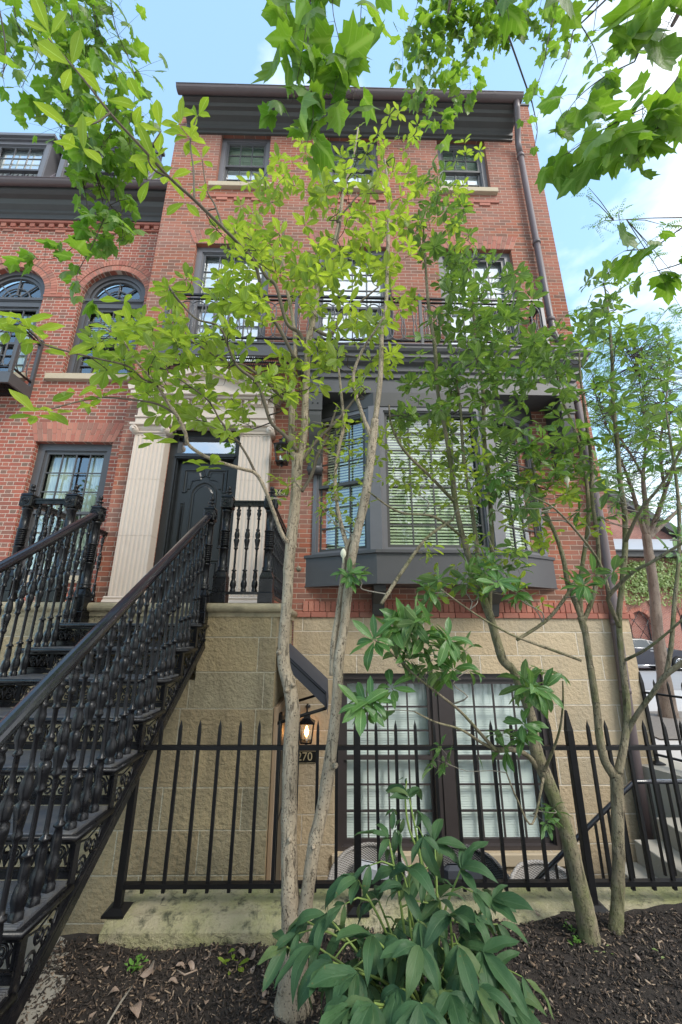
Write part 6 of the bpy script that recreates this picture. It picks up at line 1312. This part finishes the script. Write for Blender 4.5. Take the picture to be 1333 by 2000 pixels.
grow(RM, sk, [(880, 900, 130, 90, 2.4, 3.1, 34, .075), (1010, 1010, 110, 100, 2.4, 3.0, 26, .08), (930, 1110, 110, 70, 2.3, 2.9, 18, .08), (1100, 960, 80, 90, 2.4, 2.9, 16, .085)], 'leaf_magnolia', MAG, 'twig_grey', droop=.4, gen=(4, 7))
grow(RM, sk, [(790, 1250, 90, 55, 1.95, 2.3, 15, .145), (750, 1370, 50, 30, 2.0, 2.2, 5, .14), (900, 1130, 90, 50, 2.1, 2.6, 10, .12), (1060, 1330, 50, 25, 2.2, 2.5, 7, .14), (990, 1120, 60, 60, 2.4, 2.8, 12, .11), (1010, 960, 90, 60, 2.3, 2.8, 14, .12), (1180, 1130, 60, 30, 2.3, 2.6, 4, .12), (880, 1290, 60, 40, 2.1, 2.4, 7, .12), (1000, 1430, 50, 40, 2.3, 2.5, 5, .11), (1160, 960, 50, 60, 2.4, 2.8, 7, .13), (1090, 1600, 25, 40, 2.5, 2.6, 3, .08), (1310, 1050, 30, 30, 2.1, 2.4, 2, .13), (690, 1110, 40, 20, 2.2, 2.4, 4, .1), (860, 1480, 30, 25, 2.3, 2.5, 3, .09)], 'leaf_rhodo', RHO, 'twig_grey', droop=.35, gen=(7, 11))
for px, py, d in ((1108, 938, 2.4), (671, 1083, 2.28)):
    m = MB(); c = P(px, py, d); m.lathe([(.004, -.05), (.006, -.02), (.013, -.012), (.017, .0), (.016, .014), (.009, .03), (.001, .036)], c, 10); m.build('flower_bud', 'bud', RM)
# ================================================================ plane tree: trunk behind the camera, limbs overhead, twigs hanging into view
PT = thing('plane_tree', 'plane tree with lobed leaves hanging into view from overhead', 'tree', (1.9, -2.6, 0))
m = MB(); sk = []
sk += limb(m, [(1.9, -2.6, -.1), (1.85, -2.5, 1.5), (1.8, -2.3, 3.2), (1.7, -2.0, 4.8)], [.34, .27, .24, .2], 14, 3)
over = []
for lst, rr in (([(1.7, -2.0, 4.8), (1.2, -1.0, 6.2), (.8, .2, 7.2), (.6, 1.5, 8.4), (.9, 2.6, 10)], [.16, .12, .08, .05, .02]), ([(1.7, -2.0, 4.8), (.4, -1.2, 5.8), (-1.2, -.1, 6.9), (-2.4, 1.0, 7.9), (-3.4, 1.9, 8.4)], [.16, .11, .08, .05, .02]),
    ([(1.7, -2.0, 4.8), (2.0, -1.0, 5.6), (2.3, .1, 6.0), (2.8, 1.2, 6.6), (3.4, 2.4, 7.6)], [.14, .1, .07, .045, .02]), ([(1.2, -1.0, 6.2), (.6, -.2, 6.0), (.15, .5, 5.6), (-.05, .85, 5.2)], [.06, .04, .025, .014]), ([(2.0, -1.0, 5.6), (1.7, -.2, 5.2), (1.5, .3, 4.9), (1.3, .6, 4.6)], [.06, .04, .025, .012]), ([(.8, .2, 7.2), (.9, 1.0, 7.0), (1.0, 1.8, 7.2), (1.2, 2.6, 8.2)], [.05, .035, .025, .012]), ([(-1.2, -.1, 6.9), (-1.5, .6, 6.8), (-1.7, 1.2, 6.9), (-1.9, 1.7, 7.1)], [.05, .035, .02, .012]), ([(2.3, .1, 6.0), (2.3, .7, 5.3), (2.35, 1.1, 4.8), (2.4, 1.4, 4.6)], [.04, .03, .02, .01])):
    over += limb(m, lst, rr, 8, 1)
m.build('trunk', 'bark_street', PT)
lb = LB(); tw = MB(); ends = [(p, r) for p, r in over if r < .05]
def hang(path, size, n, spread, r0=.006, link=True, lean=(0, 0, -1)):
    """a hanging twig with alternate leaves on short stalks; path in (px, py, d)"""
    pts = [P(*q) for q in path]
    if link:
        near = min(ends, key=lambda b: (b[0]-pts[0]).length)[0]; up = (pts[0]-pts[1]).normalized(); tw.tube(smooth_path([near, near.lerp(pts[0], .5)+up*.15, pts[0]], 4), lerp_list([r0*2.2, r0*1.2], 9), 5, False)
    q = smooth_path(pts, 6); tw.tube(q, lerp_list([r0, r0*.7, r0*.35], len(q)), 5, False)
    for _ in range(n):
        k = random.randrange(0, len(q)); c = q[k]; o = Vector((random.gauss(0, 1), random.gauss(0, 1), random.gauss(-.15, .6))); o = o.normalized()*random.uniform(.25, 1.0)*spread; s_ = c+o
        if o.length > .05: tw.tube([c, c+o*.5+Vector((0, 0, .015)), s_], [r0*.3, r0*.22, r0*.14], 3, False)
        d = Vector((random.gauss(0, .55), random.gauss(0, .5), random.uniform(-1.2, -.1)))+o.normalized()*.5; nrm = Vector((random.gauss(0, .45), random.gauss(-.25, .45), 1.0))
        lb.add(random.choice(PLN), s_, d, nrm, size*random.uniform(.55, 1.2), random.uniform(.85, 1.1))
# upper left mass
for px, n, ye in ((60, 20, 170), (120, 38, 260), (170, 44, 300), (215, 44, 300), (250, 30, 290), (20, 12, 150)):
    hang([(px-40, -60, 1.8), (px-25, 50, 1.85), (px+15, ye*.55, 1.95), (px-5+random.randint(-20, 20), ye, 2.0)], .118, int(n*2.1), .27, .004)
hang([(85, -40, 2.1), (130, 80, 2.15), (160, 220, 2.2), (185, 330, 2.2), (215, 400, 2.2)], .125, 40, .22, .012)
for path, n in (([(185, 330, 2.2), (205, 420, 2.25), (200, 480, 2.3)], 24), ([(200, 300, 2.2), (235, 400, 2.2), (240, 470, 2.2)], 26), ([(160, 340, 2.2), (170, 440, 2.2), (120, 500, 2.25), (60, 505, 2.25)], 20), ([(215, 400, 2.2), (180, 480, 2.2), (150, 540, 2.2), (170, 570, 2.2)], 14), ([(250, 260, 2.1), (265, 330, 2.1)], 16)): hang(path, .125, int(n*1.35), .16, .004, False)
hang([(-10, -20, 1.6), (10, 80, 1.6), (5, 150, 1.62)], .13, 8, .12)
# top centre, close overhead
for path, n in (([(600, -90, .92), (600, 20, .95), (590, 110, .98), (570, 200, 1.0)], 15), ([(660, -90, .95), (650, 10, .98), (665, 100, 1.0), (650, 190, 1.02)], 16), ([(560, -80, .98), (560, 30, 1.0), (575, 120, 1.02)], 10), ([(710, -70, 1.0), (705, 30, 1.02), (700, 120, 1.05), (690, 200, 1.06)], 13), ([(600, 110, 1.0), (612, 220, 1.02), (600, 280, 1.03)], 5)): hang(path, .135, int(n*1.3), .13, .0022)
# fine distant foliage top right of centre
for px, y1, n in ((830, 200, 34), (860, 250, 38), (890, 190, 34), (930, 170, 30), (965, 90, 24), (1000, 60, 22), (880, 60, 24), (840, 120, 20), (800, 160, 8), (930, 60, 16), (1040, 40, 16), (1070, 80, 14)):
    hang([(px+30, -60, 2.7), (px+12, 20, 2.8), (px-12, (y1+20)/2, 2.9), (px-10, y1, 2.95)], .14, int(n*1.8), .21, .003)
for path, n in (([(1105, -40, 2.0), (1075, 60, 2.0), (1062, 130, 2.0), (1040, 190, 2.0)], 16), ([(1120, 60, 2.0), (1110, 110, 2.0), (1090, 160, 2.0)], 8), ([(1040, 200, 2.2), (1050, 250, 2.2), (1045, 285, 2.2)], 4), ([(1130, 40, 2.0), (1160, 90, 2.0), (1170, 130, 2.0)], 9)): hang(path, .10, n, .12, .005)
# top right, very near leaves
for path, n, s_ in (([(1190, -120, .66), (1170, -10, .68), (1160, 60, .7)], 5, .155), ([(1270, -120, .66), (1240, -10, .68), (1220, 60, .7)], 6, .16), ([(1360, -60, .68), (1320, 20, .7), (1290, 80, .72)], 8, .16), ([(1100, -100, .75), (1090, -20, .78), (1080, 20, .8)], 4, .15), ([(990, -100, .9), (990, -10, .92), (995, 40, .94)], 3, .14)): hang(path, s_*.88, n+1, .08, .0020)
for path, n in (([(1420, 60, 1.05), (1350, 120, 1.08), (1290, 190, 1.1), (1220, 230, 1.12), (1150, 270, 1.14), (1110, 300, 1.15)], 24), ([(1400, 180, 1.05), (1320, 230, 1.1), (1250, 270, 1.12), (1190, 310, 1.14)], 20), ([(1400, 100, 1.15), (1340, 160, 1.2), (1290, 240, 1.2), (1240, 320, 1.2)], 14), ([(1240, 120, 1.3), (1180, 150, 1.3), (1130, 190, 1.3), (1100, 230, 1.3)], 12)): hang(path, .135, int(n*1.4), .13, .0035)
for path, n in (([(1420, 400, 1.5), (1340, 440, 1.52), (1280, 480, 1.54), (1220, 490, 1.56)], 18), ([(1400, 470, 1.5), (1340, 510, 1.52), (1280, 530, 1.55)], 10)): hang(path, .125, n, .12, .005)
lb.build('crown', 'leaf_plane', PT); tw.build('twig', 'twig', PT)

# ================================================================ trees across the main street, seen in the window panes
def round_tree(label, x, y, h, rad, n, seed):
    random.seed(seed); T = thing('roadside_tree', label, 'tree', (x, y, 0), 'trees across the street'); m = MB(); limb(m, [(x, y, 0), (x+.1, y, h*.3), (x-.1, y, h*.5)], [.25, .18, .14], 10, 1); ends_ = []
    for i in range(9):
        a = 6.28*i/9; e = Vector((x+math.cos(a)*rad*random.uniform(.4, .8), y+math.sin(a)*rad*.6, h*random.uniform(.6, .92))); ends_.append(e); limb(m, [(x-.1, y, h*.45), Vector((x, y, h*.5)).lerp(e, .5)+Vector((0, 0, .3)), e], [.09, .06, .02], 6)
    m.build('trunk', 'bark_street', T); lb = LB()
    for e in ends_+[Vector((x+random.gauss(0, rad*.4), y+random.gauss(0, rad*.4), h*random.uniform(.45, .9))) for _ in range(12)]:
        for _ in range(n): q = Vector((random.gauss(0, 1), random.gauss(0, 1), random.gauss(0, .8)))*rad*.22; lb.add(TINY, e+q, (random.gauss(0, 1), random.gauss(0, 1), -.4), (random.gauss(0, .6), random.gauss(0, .6), 1), random.uniform(.25, .45), 1.6)
    lb.build('crown', 'leaf_tree', T); return T
T0 = round_tree('second tree from the left of the row across the main street, seen in the panes', -8, -15, 11, 4.2, 190, 3)
for i, (x, y, s_, lab) in enumerate(((-1.0, -17, 1.0, 'middle tree of the row across the main street, seen in the panes'), (6.0, -15.5, .95, 'second tree from the right of the row across the main street'), (13, -16.5, 1.0, 'rightmost tree of the row across the main street'), (-16, -16, 1.05, 'leftmost tree of the row across the main street'))): copy_tree(T0, (x, y, 0), lab, i*1.3, (s_, s_, s_*1.0))
random.seed(21)

# ================================================================ peony in front
PE = thing('peony_bush', 'leafy peony bush with drooping blue green leaves between the magnolia trunks', 'shrub', (.36, 2.0, 0))
st = MB(); lb = LB()
def compound(c, d, size, n=5):
    d = Vector(d).normalized(); s_ = d.cross(Vector((0, 0, 1))); s_ = s_.normalized() if s_.length > .05 else Vector((1, 0, 0))
    for i in range(n):
        t = (i/(n-1)-.5)*2 if n > 1 else 0; dd = d*(1-.35*abs(t))+s_*t*.95+Vector((0, 0, -.6*random.uniform(.3, 1.7))); k = 1-.25*abs(t)
        lb.add(random.choice(PEO), c+d*(.012*(1-abs(t))), dd, Vector((random.gauss(0, .25), random.gauss(-.25, .2), 1)), size*k*random.uniform(.62, 1.2), random.uniform(.78, 1.15))
B0 = Vector((.40, 1.98, .02))
tips = [(800, 1560, 2.05), (760, 1640, 2.0), (850, 1650, 2.05), (900, 1700, 1.98), (700, 1720, 1.95), (640, 1790, 1.95), (790, 1740, 1.85), (960, 1760, 1.95), (880, 1790, 1.8), (730, 1830, 1.8), (620, 1850, 1.88), (820, 1850, 1.7), (940, 1860, 1.78), (960, 1890, 1.85), (700, 1900, 1.72), (780, 1930, 1.65), (880, 1940, 1.65), (560, 1850, 1.98), (850, 1720, 2.1), (740, 1760, 2.1), (990, 1960, 1.75), (940, 2000, 1.62), (850, 2020, 1.55), (900, 1830, 1.95), (670, 1820, 2.08), (600, 1800, 2.02), (690, 1960, 1.62), (800, 1700, 1.9), (860, 1760, 1.9), (930, 1930, 1.66), (770, 1860, 1.85), (890, 1870, 1.9), (650, 1880, 1.8), (960, 1930, 1.85), (820, 1960, 1.55), (730, 1960, 1.6)]
for i, (px, py, d) in enumerate(tips):
    e = P(px, py, d); mid = B0.lerp(e, .5)+Vector((random.gauss(0, .03), random.gauss(0, .03), .10)); q = smooth_path([B0+Vector((random.gauss(0, .05), random.gauss(0, .05), -.03)), mid, e], 5); st.tube(q, lerp_list([.007, .0055, .0035], len(q)), 6, False)
    out = (e-B0); out.z *= .35
    compound(e, out+Vector((0, 0, .05)), .17, 5)
    for k in (4, 6, 8):
        a = random.uniform(0, 6.28); dd = Vector((math.cos(a), math.sin(a)*.9-.35, .15)); L_ = random.uniform(.06, .14); c = q[min(k, len(q)-1)]+dd.normalized()*L_; st.tube([q[min(k, len(q)-1)], q[min(k, len(q)-1)].lerp(c, .5)+Vector((0, 0, .015)), c], [.0035, .003, .002], 5, False)
        compound(c, dd, .14*random.uniform(.8, 1.1), random.choice((3, 3, 5)))
# the tall shoot with its curled young leaves
q = [P(845, 1800, 2.1), P(830, 1700, 2.1), P(800, 1620, 2.1), P(792, 1560, 2.1), P(795, 1525, 2.1)]; st.tube(smooth_path(q, 4), lerp_list([.007, .005, .003], 17), 6, False)
for px, py, s_ in ((795, 1520, .05), (780, 1545, .05), (810, 1545, .05), (770, 1580, .07), (815, 1585, .07), (790, 1600, .07), (775, 1620, .08), (830, 1630, .09), (760, 1660, .09)): compound(P(px, py, 2.1), (random.gauss(0, 1), random.gauss(0, .6), -.1), s_, 3)
lb.build('leaves', 'leaf_peony', PE); st.build('stem', 'stem_green', PE)

# ================================================================ weeds, dry leaves, a twig
def weed(label, x, y, n, s_, mat='leaf_weed'):
    T = thing('weed', label, 'weed', (x, y, mulch_z(x, y))); lb = LB()
    for _ in range(n): a = random.uniform(0, 6.28); lb.add(MAG[random.randrange(5)], Vector((x+random.gauss(0, s_*.6), y+random.gauss(0, s_*.6), mulch_z(x, y)+random.uniform(.005, s_*1.2))), (math.cos(a), math.sin(a), random.uniform(.0, .7)), (0, 0, 1), s_*random.uniform(.6, 1.2), 1.3)
    lb.build('leaves', mat, T)
def G0(px, py): r = ray(px, py); t = (.06-1.65)/r.z; v = Vector(EYE)+r*t; return v.x, v.y
weed('small clump of bright weeds against the kerb near the iron stairs', *G0(265, 1872), 22, .035); weed('pale jagged weed in the mulch left of the magnolia base', *G0(455, 1878), 9, .05, 'leaf_magnolia')
weed('low green weeds at the foot of the right magnolia', *G0(1128, 1862), 26, .022); weed('tiny weeds behind the leaning magnolia trunk', *G0(1115, 1838), 16, .02); weed('single round yellow green leaflet in the mulch at far right', *G0(1297, 1910), 3, .03, 'leaf_ivy'); weed('yellow green sprig between the two right hand trunks', *G0(1187, 1888), 4, .025, 'leaf_ivy')
lb0 = LB(); lb0.add(ellip_template(.45, .5, .5, 6, .5, .3, 4, 2), (0, 0, 0), (0, 1, .1), (0, 0, 1), .11); d0 = None
spots = [(275, 1895, 1.3), (300, 1888, .8), (290, 1865, 1.2), (455, 1925, 1), (270, 1985, 1.5), (345, 1868, .9), (400, 1862, .8), (430, 1858, .7), (370, 1862, .9), (485, 1868, 1.0), (500, 1880, .8), (235, 1930, .9), (215, 1880, .7), (330, 1900, .8), (1110, 1830, .5), (1060, 1812, .5), (990, 1825, .6), (1080, 1870, .4), (1260, 1915, .5), (520, 1930, .6), (660, 1960, .5), (410, 1940, .7), (190, 1970, .8), (640, 1990, .7), (1050, 1850, .5), (465, 1850, .9)]
for i, (px, py, s_) in enumerate(spots):
    x, y = G0(px, py)
    if d0 is None: d0 = lb0.build('fallen_leaf', 'leaf_dry'); o = d0
    else: o = bpy.data.objects.new('fallen_leaf', LBm[i % len(LBm)] if False else d0.data); COL.objects.link(o)
    o.location = (x, y, mulch_z(x, y)+.022); o.rotation_euler = (random.uniform(-.5, .5), random.uniform(-.6, .6)+(math.pi if i % 3 == 0 else 0), random.uniform(0, 6.28)); o.scale = (s_*.62, s_*.62, s_*.62)
    tag(o, 'curled dry brown leaf lying on the dark mulch', 'fallen leaf', 'fallen leaves on the mulch')
m = MB(); a, b = G0(205, 2010), G0(258, 1930); m.tube([(a[0], a[1], .06), ((a[0]+b[0])/2, (a[1]+b[1])/2+.01, .07), (b[0], b[1], .065)], [.004, .005, .003], 6); tag(m.build('fallen_twig', 'twig_grey', loc=(a[0], a[1], .05)), 'thin grey twig lying on the mulch at the lower left', 'twig')
m = MB(); a, b = G0(345, 1900), G0(385, 1900); m.tube([(a[0], a[1], .07), ((a[0]+b[0])/2, (a[1]+b[1])/2-.03, .07), (b[0], b[1], .07)], [.003, .004, .003], 6); tag(m.build('fallen_twig', 'leaf_dry', loc=(a[0], a[1], .05)), 'short reddish curved twig on the mulch near the kerb', 'twig')
